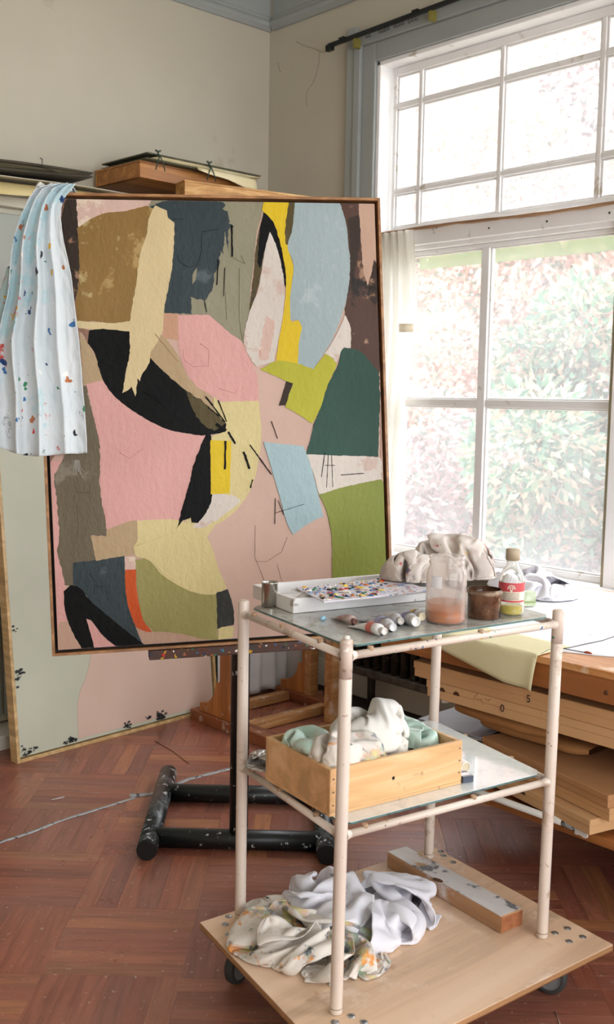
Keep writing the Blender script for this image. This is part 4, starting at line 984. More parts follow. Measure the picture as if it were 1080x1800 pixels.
def make_boxes():
    def card(k): return mat('cardboard %d' % k, [(212, 166, 116), (206, 158, 108), (216, 172, 124), (190, 142, 96)][k % 4], [(202, 156, 108), (196, 148, 98), (206, 162, 114), (178, 130, 86)][k % 4], rough=.85, scale=3, stains=[((160, 112, 68), 4, .70)], bump=.05)
    mk = mat('marker ink', (60, 48, 40), rough=.8); mn = mat('shadowed notch', (84, 52, 30), rough=.9)
    def flat(M, lx, ly, z0, z1, k, label, notch=None, cat='box', grp=None):
        """flat carton: tray and lid with their joint, side notch"""
        b = thing('cardboard_box', M @ Vector((lx/2, ly/2, z0)), label, cat, grp); zm = z0+(z1-z0)*.52
        box('tray', (.003, .003, z0), (lx-.003, ly-.003, zm+.004), card(k), b, M, bevel=.002)
        ld = box('lid', (0, 0, zm), (lx, ly, z1), card(k), b, M, bevel=.003)
        if notch:
            for t in notch:
                lp = [M @ Vector((t+x, -.0006, zm+y)) for x, y in arc(0, 0, .013, 0, math.pi, 10)]
                MB().prism(lp, (M.to_3x3() @ Vector((0, .004, 0)))).build('finger_notch', mn, ld)
        return b
    def FR(x, y, ang): M = Matrix.Rotation(ang, 4, 'Z'); M.translation = (x, y, 0); return M
    # local x runs along the table (towards -y), local y into the room depth (+x): rotation -90 deg
    R90 = -math.pi/2
    A = flat(FR(2.622, 2.292, R90), 1.25, .85, .5725, .626, 0, 'pale cardboard carton numbered 5, uppermost under the work table')
    B_ = flat(FR(2.630, 2.240, R90), 1.22, .82, .5135, .571, 2, 'worn cardboard carton marked with a ring under the carton numbered 5', (.13, .07))
    def face_text(bx, s, px, py, size, X): 
        p = PX(px, py, X-.0012); p.z = .598 if s == '5' else .543; Mt = Matrix(((0, 0, -1), (-1, 0, 0), (0, 1, 0))).to_4x4(); Mt.translation = p
        text('marking', s, size, Mt, mk, bx)
    face_text(A, '5', 930, 1216, .034, 2.621); face_text(B_, '0', 884, 1230, .034, 2.629)
    faint = mat('faint pencil', (158, 116, 76), rough=.9)
    for k, (x, y, dx, dy) in enumerate(((833, 1214, 8, -10), (838, 1215, 10, 0), (846, 1216, 4, 8), (852, 1214, 8, 4), (858, 1218, 6, -4))):
        MB().tube([PX(x, y+14, 2.6285), PX(x+dx, y+dy+14, 2.6285)], .0007, 4).build('pencil_mark', faint, B_)
    # kraft packages and a white card
    mkf = mat('kraft paper', (186, 134, 82), (164, 112, 64), rough=.8, scale=6, bump=.3, bscale=18)
    def package(name, x0, y0, y1, z0, z1, dx, label, seed):
        P = []; n = 30
        for i in range(10):
            w = i/9*2*math.pi; row = []
            for j in range(n):
                u = j/(n-1); cx, cz = math.cos(w), math.sin(w)
                sx = math.copysign(abs(cx)**.35, cx); sz = math.copysign(abs(cz)**.35, cz)
                e = 1-.10*(2*abs(u-.5))**6
                x = x0+dx/2+dx/2*sx*e; z = (z0+z1)/2+(z1-z0)/2*sz*(1-.35*(2*abs(u-.5))**4)*(.86+.14*nz(u*5+seed, i*.7))
                row.append(Vector((x+.012*nz(u*4, seed), y0+(y1-y0)*u, z)))
            P.append(row)
        return tag(MB().grid(P).build(name, mkf, None, (x0+dx/2, (y0+y1)/2, z0)), label, 'parcel')
    package('paper_parcel', 2.70, 2.19, 1.80, .449, .488, .4, 'crumpled kraft paper parcel lying on the flat grey folder', 3)
    package('paper_parcel', 2.75, 2.12, 1.70, .408, .446, .45, 'flattened kraft paper parcel under the crumpled parcel', 8)
    p = [PX(x, y, 2.66) for x, y in ((777, 1222), (790, 1222), (788, 1236), (777, 1236))]
    MB().prism(p, (.0008, 0, 0)).build('white_card', mat('white card', (226, 220, 212), rough=.8), B_)
    # the three big cartons at the front, turned a little
    a = PZ(1070, 1400, .40); b_ = PZ(847, 1295, .40); d = (a-b_); ang = math.atan2(d.y, d.x); L = d.length
    flat(FR(b_.x, b_.y, ang), L, .62, .362, .402, 3, 'brown flat carton on top of the low stack beside trolley'); flat(FR(b_.x+.012, b_.y, ang), L, .62, .3195, .3605, 0, 'middle flat carton in the low stack beside trolley')
    flat(FR(b_.x-.03, b_.y+.02, ang+.02), L-.03, .6, .2715, .318, 2, 'lowest carton with finger notch in the low stack beside trolley', (.26,))
    box('carton_riser', (2.74, 1.55, .2555), (3.3, 2.05, .271), card(1), bpy.data.objects['work_table'])
    mg = mat('grey folder', (150, 150, 156), (138, 138, 146), rough=.5, scale=4)
    f = thing('grey_folder', (2.8, 2.2, .256), 'flat grey folder standing out left of the low carton stack', 'folder')
    q = [(2.70, 2.06), (2.70, 2.33), (3.1, 2.34), (3.1, 2.09)]
    MB().quadslab([(x, y) for x, y in q], .395, .399).build('cover', mg, f); MB().quadslab([(x+.003, y) for x, y in q], .388, .392).build('cover', mg, f)
    MB().quadslab([(2.74, 2.10), (2.74, 2.31), (3.08, 2.32), (3.08, 2.12)], .256, .388).build('paper_block', mat('paper edges', (206, 196, 176), rough=.9), f)
    # white pole with taped end lying along the shelf
    pa, pb = Vector((2.588, 2.3, .2665)), Vector((2.588, 1.60, .2665))
    pl = thing('white_pole', (2.588, 1.95, .2665), 'white painted pole with taped end lying along the shelf front edge', 'pole')
    MB().tube([pa, pb], .0105, 12).build('pole', mat('white pole paint', (216, 212, 204), rough=.5, stains=[((180, 170, 156), 14, .66)]), pl)
    MB().tube([pb+Vector((0, .06, 0)), pb+Vector((0, .03, 0)), pb+Vector((0, -.01, 0))], [.0112, .013, .011], 10).build('tape_band', mat('grey tape', (176, 180, 184), rough=.4, stains=[((40, 40, 40), 40, .6)]), pl)
    P = [[pb+Vector((-.012+.006*nz(i, j), .012-.045*i/6+.006*nz(j, i*2), .006-.022*j/5+.006*nz(i*1.7, j*2.3))) for j in range(6)] for i in range(7)]
    MB().grid(P).build('tape_flap', mat('white tape', (222, 218, 212), rough=.6), pl, solid=.002, subsurf=1)
make_boxes()

# ------------------------------------------------------------------ trolley
BL_, BF_, BB_, BR_ = Vector((1.649, 2.013, 0)), Vector((1.541, 1.544, 0)), Vector((2.302, 1.930, 0)), Vector((2.167, 1.436, 0))
TF_, TR_ = Vector((1.545, 1.540, 0)), Vector((2.187, 1.443, 0)); ZB = .15
GT, GM = .976, .577
def make_trolley():
    mw = mat('cream enamel', (222, 208, 194), (214, 198, 184), rough=.35, scale=5, stains=[((150, 110, 90), 48, .735), ((190, 170, 150), 9, .68), ((96, 60, 52), 60, .76)])
    mws = mat('smeared enamel', (218, 203, 188), (208, 190, 176), rough=.4, scale=20, splat=(70, .36), stains=[((170, 140, 124), 20, .64)])
    mply = mat_wood('plywood', (238, 208, 180), (230, 196, 164), 'x', ring=7, scale=2, bump=.05, dirt=[((216, 178, 142), 3.5, .62), ((190, 148, 112), 11, .70), ((242, 220, 200), 5, .60)])
    mpe = mat_wood('ply edge', (160, 112, 72), (120, 78, 48), 'x', ring=40)
    mst = mat('zinc', (170, 174, 178), rough=.3, metal=.9); mru = mat('rubber tyre', (58, 58, 56), rough=.6); mhub = mat('grey hub', (120, 120, 118), rough=.45)
    T_ = thing('trolley', ((BL_+BR_)/2), 'white tubular trolley with glass shelves bolted onto a plywood dolly', 'trolley')
    posts = {'L': (BL_, BL_), 'F': (BF_, TF_), 'B': (BB_, BB_+Vector((.004, -.002, 0))), 'R': (BR_, TR_)}; rp = .0142
    for k, (b, t) in posts.items():
        zt = .992 if k != 'B' else .965
        p0 = Vector((b.x, b.y, ZB+.001)); p1 = Vector((t.x, t.y, zt)); pt = MB().tube([p0, p0+Vector((0, 0, .004)), p1-Vector((0, 0, .006)), p1-Vector((0, 0, .002)), p1], [rp*.96, rp, rp, rp*.9, rp*.7], 20).build('post', mw, T_)
        if k in 'FR':
            q0 = p0.lerp(p1, .90); MB().tube([q0, q0.lerp(p1, .95), p1-Vector((0, 0, .0015)), p1+Vector((0, 0, .0008))], [rp*1.006, rp*1.006, rp*.92, rp*.7], 20).build('paint_crust', mws, pt)
        p0 = p0.copy(); MB().tube([p0+Vector((0, 0, .012)), p0+Vector((0, 0, .014))], rp*1.01, 20).build('ferrule_ring', mat('dull seam', (150, 128, 108), rough=.6), pt)
    def at(k, z):
        b, t = posts[k]; f = (z-ZB)/(.992-ZB); p = b.lerp(t, f); return Vector((p.x, p.y, z))
    for z in (.956, .557):
        for a, c in ('LF', 'FR', 'RB', 'BL'):
            if a+c == 'BL' and z > .9: continue
            p, q = at(a, z), at(c, z); MB().tube([p, q], .0088, 14).build('rail', mw if z < .9 or a+c == 'LF' else mws, T_)
            for e, f in ((p, q), (q, p)):
                d = (f-e).normalized(); MB().tube([e+d*.010, e+d*.017, e+d*.024], [.0128, .0108, .009], 14, cap=False).build('weld', mw, T_)
    # glass shelves with clipped corners and small pads
    def clipped(z, ins, cl):
        c = [at(k, z) for k in 'LFRB']; m = sum(c, Vector())/4; c = [p+(m-p).normalized()*ins for p in c]; out = []
        for i in range(4):
            p, a, b = c[i], c[i-1], c[(i+1) % 4]; out += [p+(a-p).normalized()*cl, p+(b-p).normalized()*cl]
        return [(p.x, p.y) for p in out]
    t = NT('paint smeared glass'); v = t.coord((1, 1, 1)); 
    col = t.ramp(t.noise(v, 7, 7, .7, .8), [(.25, lin((110, 104, 92))), (.42, lin((166, 162, 152))), (.55, lin((190, 192, 188))), (.68, lin((146, 138, 122))), (.8, lin((200, 198, 194)))])
    col = t.mix(t.ramp(t.noise(v, 26, 5, .6), [(.66, (0, 0, 0)), (.70, (.8, .8, .8))]), col, lin((150, 84, 64))); col = t.mix(t.ramp(t.noise(t.coord((1.3, 1, 2)), 31, 5, .6), [(.68, (0, 0, 0)), (.72, (.8, .8, .8))]), col, lin((60, 96, 104)))
    t.l(col, t.p.inputs['Base Color']); t.p.inputs['Roughness'].default_value = .16; t.bump(t.noise(v, 60, 5), .1, .001); mg1 = t.m
    mge = mat('glass green edge', (96, 128, 124), (70, 96, 94), rough=.15, scale=20, stains=[((70, 84, 90), 50, .6)])
    mg2t = NT('pale reflection glass'); v = mg2t.coord(); mg2t.l(mg2t.ramp(mg2t.noise(v, 10, 6, .7), [(.3, lin((200, 208, 208))), (.55, lin((226, 231, 231))), (.7, lin((184, 192, 194)))]), mg2t.p.inputs['Base Color'])  # pale smeared tones, brightened to stand in for the window's reflection
    mg2t.p.inputs['Coat Weight'].default_value = 1; mg2t.p.inputs['Coat Roughness'].default_value = .03; mg2t.p.inputs['Roughness'].default_value = .15; mg2 = mg2t.m
    for z, m, ins, cl in ((GT, mg1, .016, .020), (GM, mg2, .018, .020)):
        q = clipped(z, ins, cl); sh = MB().quadslab(q, z-.0055, z-.0008).build('glass_edge', mge, T_); MB().quadslab([(p[0]*.9985+.0015*1.9, p[1]*.9985+.0015*1.72) for p in q], z-.0009, z).build('glass_face', m, sh)
    mpad = mat('tan pad', (176, 146, 116), rough=.8)
    for a, c, ts in (('L', 'F', (.12, .42, .78)), ('F', 'R', (.1, .6)), ('R', 'B', (.3, .7))):
        for s in ts:
            for zr, zg in ((.956, GT), (.557, GM)):
                p = at(a, zr).lerp(at(c, zr), s); MB().tube([p+Vector((0, 0, .006)), Vector((p.x, p.y, zg-.0056))], .007, 10).build('shelf_pad', mpad, T_)
    # plywood dolly: layered edge
    Q = [(1.555, 2.062), (1.400, 1.372), (2.272, 1.297), (2.371, 1.976)]
    dl = MB().quadslab(Q, ZB-.018, ZB-.0022).build('plywood_edge', mpe, T_, bevel=.001)
    MB().quadslab([(x*.9995+.0005*1.9, y*.9995+.0005*1.68) for x, y in Q], ZB-.0024, ZB).build('plywood_face', mply, dl)
    for zz_, c in ((.1365, 0), (.1405, 0), (.1445, 0)): MB().quadslab([(1.9+(x-1.9)*1.0008, 1.68+(y-1.68)*1.0008) for x, y in Q], zz_, zz_+.0018).build('veneer_layer', mat('light veneer', (198, 154, 106), rough=.7), dl)
    for px, py in ((976, 1640), (998, 1632), (1001, 1655), (1025, 1647), (396, 1625), (412, 1640), (402, 1611), (618, 1786), (589, 1797), (640, 1797), (780, 1504), (797, 1516), (775, 1497), (402, 1642)):
        p = PZ(px, py, ZB); MB().lathe([(0, .0035), (.005, .003), (.0085, .0015), (.0095, 0)], Matrix.Translation(p), 14).build('bolt', mst, T_)
    random.seed(4)
    for (x, y, ang) in ((2.190, 1.405, 1.9), (1.598, 1.975, .25), (1.475, 1.455, .4), (2.325, 1.915, 1.2)):
        M = Matrix.Translation((x, y, 0)) @ Matrix.Rotation(ang, 4, 'Z'); c = thing('caster', M.translation); c.parent = T_; c.location = M.translation-WL[T_.name]; o_ = Vector((.018, 0, .047))
        MB().box((-.035, -.03, ZB-.0215), (.035, .03, ZB-.0182), M).build('plate', mst, c)
        for s in (-1, 1): MB().prism([M @ Vector((px_, s*.017, pz_)) for px_, pz_ in ((-.022, ZB-.021), (.022, ZB-.021), (.030, .042), (.010, .038))], (M.to_3x3() @ Vector((0, s*.003, 0)))).build('fork', mst, c)
        Mw = M @ Matrix.Translation(o_) @ Matrix.Rotation(math.pi/2, 4, 'X')
        MB().lathe([(.034, -.013), (.042, -.013), (.046, -.009), (.047, 0), (.046, .009), (.042, .013), (.034, .013)], Mw, 28).build('tyre', mru, c)
        MB().lathe([(.0, -.012), (.012, -.013), (.018, -.010), (.030, -.010), (.034, -.0125), (.034, .0125), (.030, .010), (.018, .010), (.012, .013), (0, .012)], Mw, 28).build('wheel_hub', mhub, c)
        MB().tube([Mw @ Vector((0, 0, -.024)), Mw @ Vector((0, 0, .024))], .0055, 8).build('axle_bolt', mst, c)
make_trolley()

# ------------------------------------------------------------------ things on the top shelf
def make_top():
    mcw = mat('primed canvas edge', (232, 230, 228), (222, 220, 220), rough=.7, scale=8, stains=[((170, 160, 150), 18, .68)])
    F0 = Vector((1.684, 1.865, 0)); ex = Vector((.425, -.098, 0)); ey = Vector((.057, .213, 0)); lx, ly = ex.length, ey.length
    M = frame((F0.x, F0.y, 0), ex)
    z0, z1 = GT+.001, GT+.037
    t = thing('white_tray', M @ Vector((lx/2, ly/2, z0)), 'shallow white wooden tray holding the palette on the trolley', 'tray')
    box('bottom', (.004, .004, z0), (lx-.004, ly-.004, z0+.006), mcw, t, M)
    for lo, hi in (((0, 0, z0), (lx, .012, z1)), ((0, ly-.012, z0), (lx, ly, z1)), ((0, .012, z0), (.012, ly-.012, z1)), ((lx-.012, .012, z0), (lx, ly-.012, z1))): box('side', lo, hi, mcw, t, M, bevel=.001)
    # palette sheet and the white board under it
    zp = z1+.004
    q = [PZ(x, y, zp) for x, y in ((512, 1035), (685, 1019), (752, 1042), (600, 1051), (560, 1049))]
    MB_ = MB().prism([(p.x, p.y, z1+.0015) for p in q], (0, 0, .003)); tag(MB_.build('canvas_board', mcw, None, ((q[0].x+q[2].x)/2, (q[0].y+q[2].y)/2, z1)), 'thin white board lying on tray beneath the paint-covered palette', 'board')
    q = [PZ(x, y, zp+.004) for x, y in ((520, 1033), (690, 1015), (757, 1038), (662, 1049), (570, 1058), (548, 1047))]
    pa = thing('palette', ((q[0]+q[3])/2), 'flat palette sheet covered with blobs of coloured oil paint', 'palette')
    mp = mat('palette ground', (222, 218, 224), (206, 200, 210), rough=.5, scale=20, splat=(95, .50), stains=[((130, 150, 190), 14, .60), ((196, 140, 110), 17, .62), ((80, 84, 96), 22, .64)])
    sheet = MB().prism([(p.x, p.y, zp+.002) for p in q], (0, 0, .003)).build('sheet', mp, pa)
    random.seed(11); cols = [(206, 44, 38), (24, 26, 30), (54, 96, 152), (236, 232, 226), (214, 160, 40), (52, 116, 84), (200, 116, 60), (26, 54, 104), (176, 60, 80), (240, 210, 70), (120, 160, 200)]
    pm = [mat('paint blob %d' % i, c, rough=.3, bump=.4, bscale=120) for i, c in enumerate(cols)]
    for k in range(130):
        u, v = random.random(), random.random(); e1 = q[0].lerp(q[1], u); e2 = q[4].lerp(q[3], u); c = e1.lerp(e2, .05+.9*v); r = .002+.0065*random.random()**2
        n = 9; a0 = random.random()*6; st = 1+1.4*random.random(); ca, sa = math.cos(a0), math.sin(a0); mb = MB(); hh = .0015+.003*random.random(); rr = [r*(.6+.7*random.random()) for _ in range(n)]
        def pt(i, f, z): w = 2*math.pi*i/n; x, y = rr[i]*f*math.cos(w)*st, rr[i]*f*math.sin(w); return Vector((c.x+ca*x-sa*y, c.y+sa*x+ca*y, zp+.0048+z))
        vs = [pt(i, 1, 0) for i in range(n)]+[pt(i, .6, hh*(.6+.6*random.random())) for i in range(n)]
        mb.add(vs, [(i, (i+1) % n, n+(i+1) % n, n+i) for i in range(n)]+[tuple(range(n, 2*n))], True).build('paint_blob', random.choice(pm), sheet)
    # steel cup
    p = PZ(474, 1066, GT); ms = mat('tinned steel', (190, 186, 180), (160, 156, 150), rough=.22, scale=18, metal=1, stains=[((120, 96, 70), 20, .66)])
    cu = thing('metal_cup', p, 'small shiny steel cup standing at the trolley corner', 'cup')
    MB().lathe([(0, .001), (.0195, .001), (.0205, .003), (.0205, .060), (.0212, .062), (.0205, .0635), (.0195, .062), (.0195, .006), (0, .006)], Matrix.Translation(p), 32).build('cup_body', ms, cu)
    # paint tubes
    def paint_tube(px0, py0, px1, py1, r, body, capc, label, band=None, z=GT, capr=.6, lift=0, grp=None):
        r *= 1.25; z += .0012; a, b_ = PZ(px0, py0, z+r), PZ(px1, py1, z+r); d = (b_-a); L = d.length; M = frame((a.x, a.y, z), d)
        tb = thing('paint_tube', M @ Vector((L/2, 0, .0)), label, 'paint tube', grp); n = 20; rings = []
        prof = [(0, .06, 1.35), (.12, .12, 1.35), (.35, .55, 1.2), (.62, .88, 1.08), (.86, 1, 1), (.93, .96, .96), (.97, .5, .5), (1, .42, .42)]
        for s, fz, fy in prof:
            rings.append([M @ Vector((s*L, r*fy*math.cos(w), .0008+r*fz+lift*(1-s)+r*fz*math.sin(w)+r*.07*nz(s*8+px0, math.cos(w)*2))) for w in [2*math.pi*i/n for i in range(n)]])
        mb = MB(); mb.add([v for rg in rings for v in rg], [(i*n+j, i*n+(j+1) % n, (i+1)*n+(j+1) % n, (i+1)*n+j) for i in range(len(prof)-1) for j in range(n)], True)
        mb.build('tube_body', body, tb)
        cr = r*capr; Mc = M @ Matrix.Translation((L*.985, 0, .0008+max(r, cr))) @ Matrix.Rotation(math.pi/2, 4, 'Y')
        MB().lathe([(0, 0), (cr, 0), (cr, cr*1.5), (cr*.92, cr*1.6), (cr*.8, cr*1.6), (cr*.78, cr*1.3), (0, cr*1.3)], Mc, 20).build('cap', mat('cap %d %d %d' % capc, capc, rough=.45), tb)
        if band:
            bs = [(.60, .89, 1.075), (.78, .985, 1.03)]; rg = [[M @ Vector((s*L, (r*fy+.0009)*math.cos(w), .0008+r*fz+(r*fz+.0009)*math.sin(w)+lift*(1-s))) for w in [2*math.pi*i/n for i in range(n)]] for s, fz, fy in bs]
            MB().add(rg[0]+rg[1], [(j, (j+1) % n, n+(j+1) % n, n+j) for j in range(n)], True).build('label_band', mat('label %d %d %d' % band, band, rough=.5), tb)
    foil = mat('paint tube foil', (206, 206, 208), (176, 176, 180), rough=.35, scale=30, metal=.55, bump=.5, bscale=40, stains=[((190, 120, 100), 30, .70), ((120, 130, 150), 26, .72)])
    wht = mat('white tube', (224, 222, 220), (210, 206, 204), rough=.45, scale=20, bump=.4, bscale=50, stains=[((200, 90, 80), 40, .70), ((90, 110, 160), 36, .72)])
    paint_tube(622, 1091, 672, 1109, .0105, wht, (226, 220, 212), 'white paint tube with red smears lying beside the jar row', (204, 110, 96))
    paint_tube(640, 1079, 688, 1102, .0115, foil, (222, 222, 226), 'silver paint tube with violet label between white tube and palette', (150, 150, 186))
    paint_tube(664, 1073, 702, 1091, .011, foil, (196, 190, 180), 'crumpled silver paint tube with plain middle touching the violet-label tube')
    paint_tube(697, 1075, 727, 1091, .0115, foil, (230, 228, 222), 'short paint tube with purple band beside the big jar', (132, 128, 172), capr=.8)
    paint_tube(713, 1070, 739, 1083, .0095, foil, (220, 206, 176), 'small paint tube with cream cap beside the big jar', (206, 180, 120), capr=.8)
    paint_tube(590, 1078, 622, 1092, .009, mat('rusty tube', (150, 96, 80), (196, 190, 186), rough=.5, scale=30, bump=.5), (120, 80, 70), 'rust coloured squashed paint tube beside the white tray')
    paint_tube(512, 1052, 548, 1050, .0145, wht, (230, 226, 214), 'big white paint tube with wide cap lying in the white tray', z=GT+.009, capr=.8)
    p = PZ(568, 1091, GT); mb = MB(); bl = mat('blue paint scrap', (170, 206, 220), (90, 160, 196), rough=.4, scale=90)
    P = [[p+Vector((.009*math.cos(w)*math.sin(v)*(1+.3*nz(w, v)), .007*math.sin(w)*math.sin(v), .006+.006*math.cos(v))) for w in [i*.7 for i in range(10)]] for v in [.05+j*.5 for j in range(7)]]
    tag(mb.grid(P).build('paint_scrap', bl, None, p), 'small blue and white dried paint scrap on the glass shelf', 'paint scrap')
    p = PX(605, 1119, 1.545); P = [[Vector((1.545, 1.54, .9965))+Vector((.008*math.cos(w)*math.sin(v)*(1+.3*nz(w, v)), .008*math.sin(w)*math.sin(v), .0045*math.cos(v))) for w in [i*.7 for i in range(10)]] for v in [.05+j*.5 for j in range(7)]]
    tag(MB().grid(P).build('paint_scrap', mat('white paint lump', (228, 222, 214), rough=.6), None, (1.545, 1.54, .993)), 'white dried paint lump stuck on the trolley post top', 'paint scrap')
    # jar with orange spirit
    g = mat_glass('clear glass', (250, 250, 248))
    def vessel(name, p, outer, th, label, cat, m):
        v = thing(name, p, label, cat); z_ = p.z+.0006; M = Matrix.Translation((p.x, p.y, z_))
        inner = [(max(0, r-th), max(z, th)) for r, z in reversed(outer)]
        inner = [(r, z) for r, z in inner if r > 0 or z <= th+1e-6]
        MB().lathe(outer+inner, M, 40).build('glass', m, v); return v, M
    p = PZ(783, 1093, GT)
    o = [(0, 0), (.040, 0), (.046, .004), (.048, .012), (.048, .115), (.046, .126), (.041, .134), (.0405, .139), (.0425, .141), (.0425, .146), (.0405, .148), (.0405, .152), (.043, .154), (.0425, .158), (.040, .159)]
    jr, M = vessel('glass_jar', p, o, .0028, 'tall clear glass jar with orange turpentine at the bottom', 'jar', mat_hazy('hazy jar glass', .2, (240, 228, 220), (.10, .42)))
    MB().lathe([(0, .003), (.040, .003), (.0448, .008), (.0448, .030), (0, .031)], M, 40).build('orange_liquid', mat('orange turps', (214, 130, 66), (190, 104, 50), rough=.15, scale=14), jr)
    MB().lathe([(.0449, .030), (.0450, .042), (.0449, .050)], M, 40).build('orange_film', mat_film('orange film', (226, 160, 110), .45, .2), jr)
    P = [[M @ Vector((.0486*math.cos(a), .0486*math.sin(a), z)) for a in [math.atan2(-1.556, -1.889)-.75+i*.06 for i in range(10)]] for z in (.088, .115)]
    MB().grid(P).build('torn_label', mat('torn paper label', (232, 230, 232), rough=.8), jr)
    # squat pot of brown medium
    p = PZ(851, 1085, GT); o = [(0, 0), (.038, 0), (.0405, .003), (.041, .056), (.0425, .060), (.0425, .067), (.0415, .070), (.039, .070)]
    pt_, M = vessel('glass_pot', p, o, .0025, 'squat glass pot caked with dark brown paint, standing beside tall jar', 'pot', mat('brown stained glass', (74, 44, 30), (116, 84, 60), rough=.18, scale=24, stains=[((150, 120, 92), 30, .64), ((40, 22, 16), 16, .6)]))
    MB().lathe([(0, .058), (.037, .058)], M, 32).build('brown_medium', mat('brown medium', (96, 56, 40), (150, 110, 92), rough=.12, scale=30), pt_)
    MB().lathe([(.0428, .0605), (.0434, .064), (.0428, .0668), (.0400, .0706), (.0395, .0700)], M, 32).build('crusted_rim', mat('crusted rim', (84, 62, 44), (150, 130, 108), rough=.6, scale=60, bump=.6, bscale=150), pt_)
    # oil bottle with red label
    p = PZ(898, 1079, GT); o = [(0, 0), (.028, 0), (.0310, .003), (.0315, .008), (.0315, .078), (.0305, .090), (.026, .104), (.019, .116), (.0150, .122), (.0145, .132), (.0145, .140)]
    bt, M = vessel('oil_bottle', p, o, .002, 'clear oil bottle with red label and beige screw cap', 'bottle', mat_hazy('bottle glass', .1, (240, 240, 226), (.05, .22)))
    MB().lathe([(0, .0025), (.028, .0025), (.0292, .006), (.0292, .022), (0, .022)], M, 32).build('yellow_oil', mat('linseed oil', (226, 206, 70), (206, 180, 40), rough=.1, scale=20), bt)
    MB().lathe([(0, .1415), (.0165, .1415), (.0165, .135), (.0172, .135), (.0172, .160), (.0160, .163), (0, .163)], M, 28).build('screw_cap', mat('beige cap', (188, 172, 146), (176, 160, 134), rough=.6, scale=40), bt)
    fa = math.atan2(-p.y, -p.x); wl = 1.5
    def band(z0_, z1_, m, r, a0=-wl, a1=wl, nm='label', par=None):
        n = 28; return MB().grid([[M @ Vector((r*math.cos(fa+a0+(a1-a0)*i/n), r*math.sin(fa+a0+(a1-a0)*i/n), z)) for i in range(n+1)] for z in (z0_, z1_)]).build(nm, m, par or bt)
    red = mat('label red', (196, 74, 78), rough=.5); crm = mat('label cream', (226, 216, 196), rough=.6); ink = mat('label ink', (120, 96, 84), rough=.7)
    lb = band(.034, .082, crm, .0318); band(.060, .082, red, .0320, nm='label_band', par=lb); band(.034, .0385, red, .0320, nm='label_band', par=lb)
    random.seed(9)
    for z in (.0565, .0525, .0485, .0445, .0412):
        a = -.62
        while a < .62:
            w = .05+.11*random.random(); band(z-.0009, z+.0009, ink, .0321, a, min(a+w, .64), 'print_line', lb); a += w+.035
    em = []
    def disc(y, z, r, m, rr=.0322):
        lp = [(y+r*math.cos(k*.7854), z+r*math.sin(k*.7854)) for k in range(8)]
        MB().add([M @ Vector((rr*math.cos(fa+u/.032), rr*math.sin(fa+u/.032), v)) for u, v in lp], [tuple(range(8))]).build('emblem', m, lb)
    for k in range(9): w = math.pi*(.0+k/8); disc(.0085*math.cos(w), .068+.0085*math.sin(w), .0016, crm)
    disc(0, .069, .0052, crm); disc(0, .068, .0024, red, .0323); disc(0, .0725, .0014, red, .0323); disc(0, .0625, .0030, crm)
    # match box behind
    a = PZ(925, 1064, TZ+.006); box_ = thing('match_box', (a.x, a.y, TZ+.005), 'little green and white carton on the work table behind oil bottle', 'carton')
    M = frame((a.x, a.y, TZ+.005), (.8, -.5, 0)); MB().box((-.045, -.018, 0), (.030, .018, .052), M).build('carton_body', mat('carton green', (206, 214, 190), (176, 190, 150), rough=.6, scale=40), box_, bevel=.0008)
    MB().box((-.0455, -.0185, .012), (.0305, .0185, .020), M).build('printed_band', mat('carton print', (150, 166, 110), rough=.6), box_)
make_top()
M_ragw = mat('white rag', (232, 228, 220), (222, 216, 206), rough=.9, scale=6, sheen=.2, bump=.2, bscale=150, bdist=.0008)
M_ragb = mat('bright white cotton', (236, 234, 240), (228, 226, 234), rough=.9, scale=5, sheen=.2, bump=.2, bscale=160, bdist=.0008)
M_ragp = mat('painty rag', (228, 220, 210), (214, 206, 196), rough=.9, scale=9, stains=[((214, 168, 150), 9, .58), ((168, 184, 160), 11, .60), ((140, 140, 148), 13, .62), ((220, 150, 80), 16, .655), ((206, 200, 140), 9, .63), ((96, 104, 110), 24, .655)], bump=.25, bscale=130, bdist=.001)
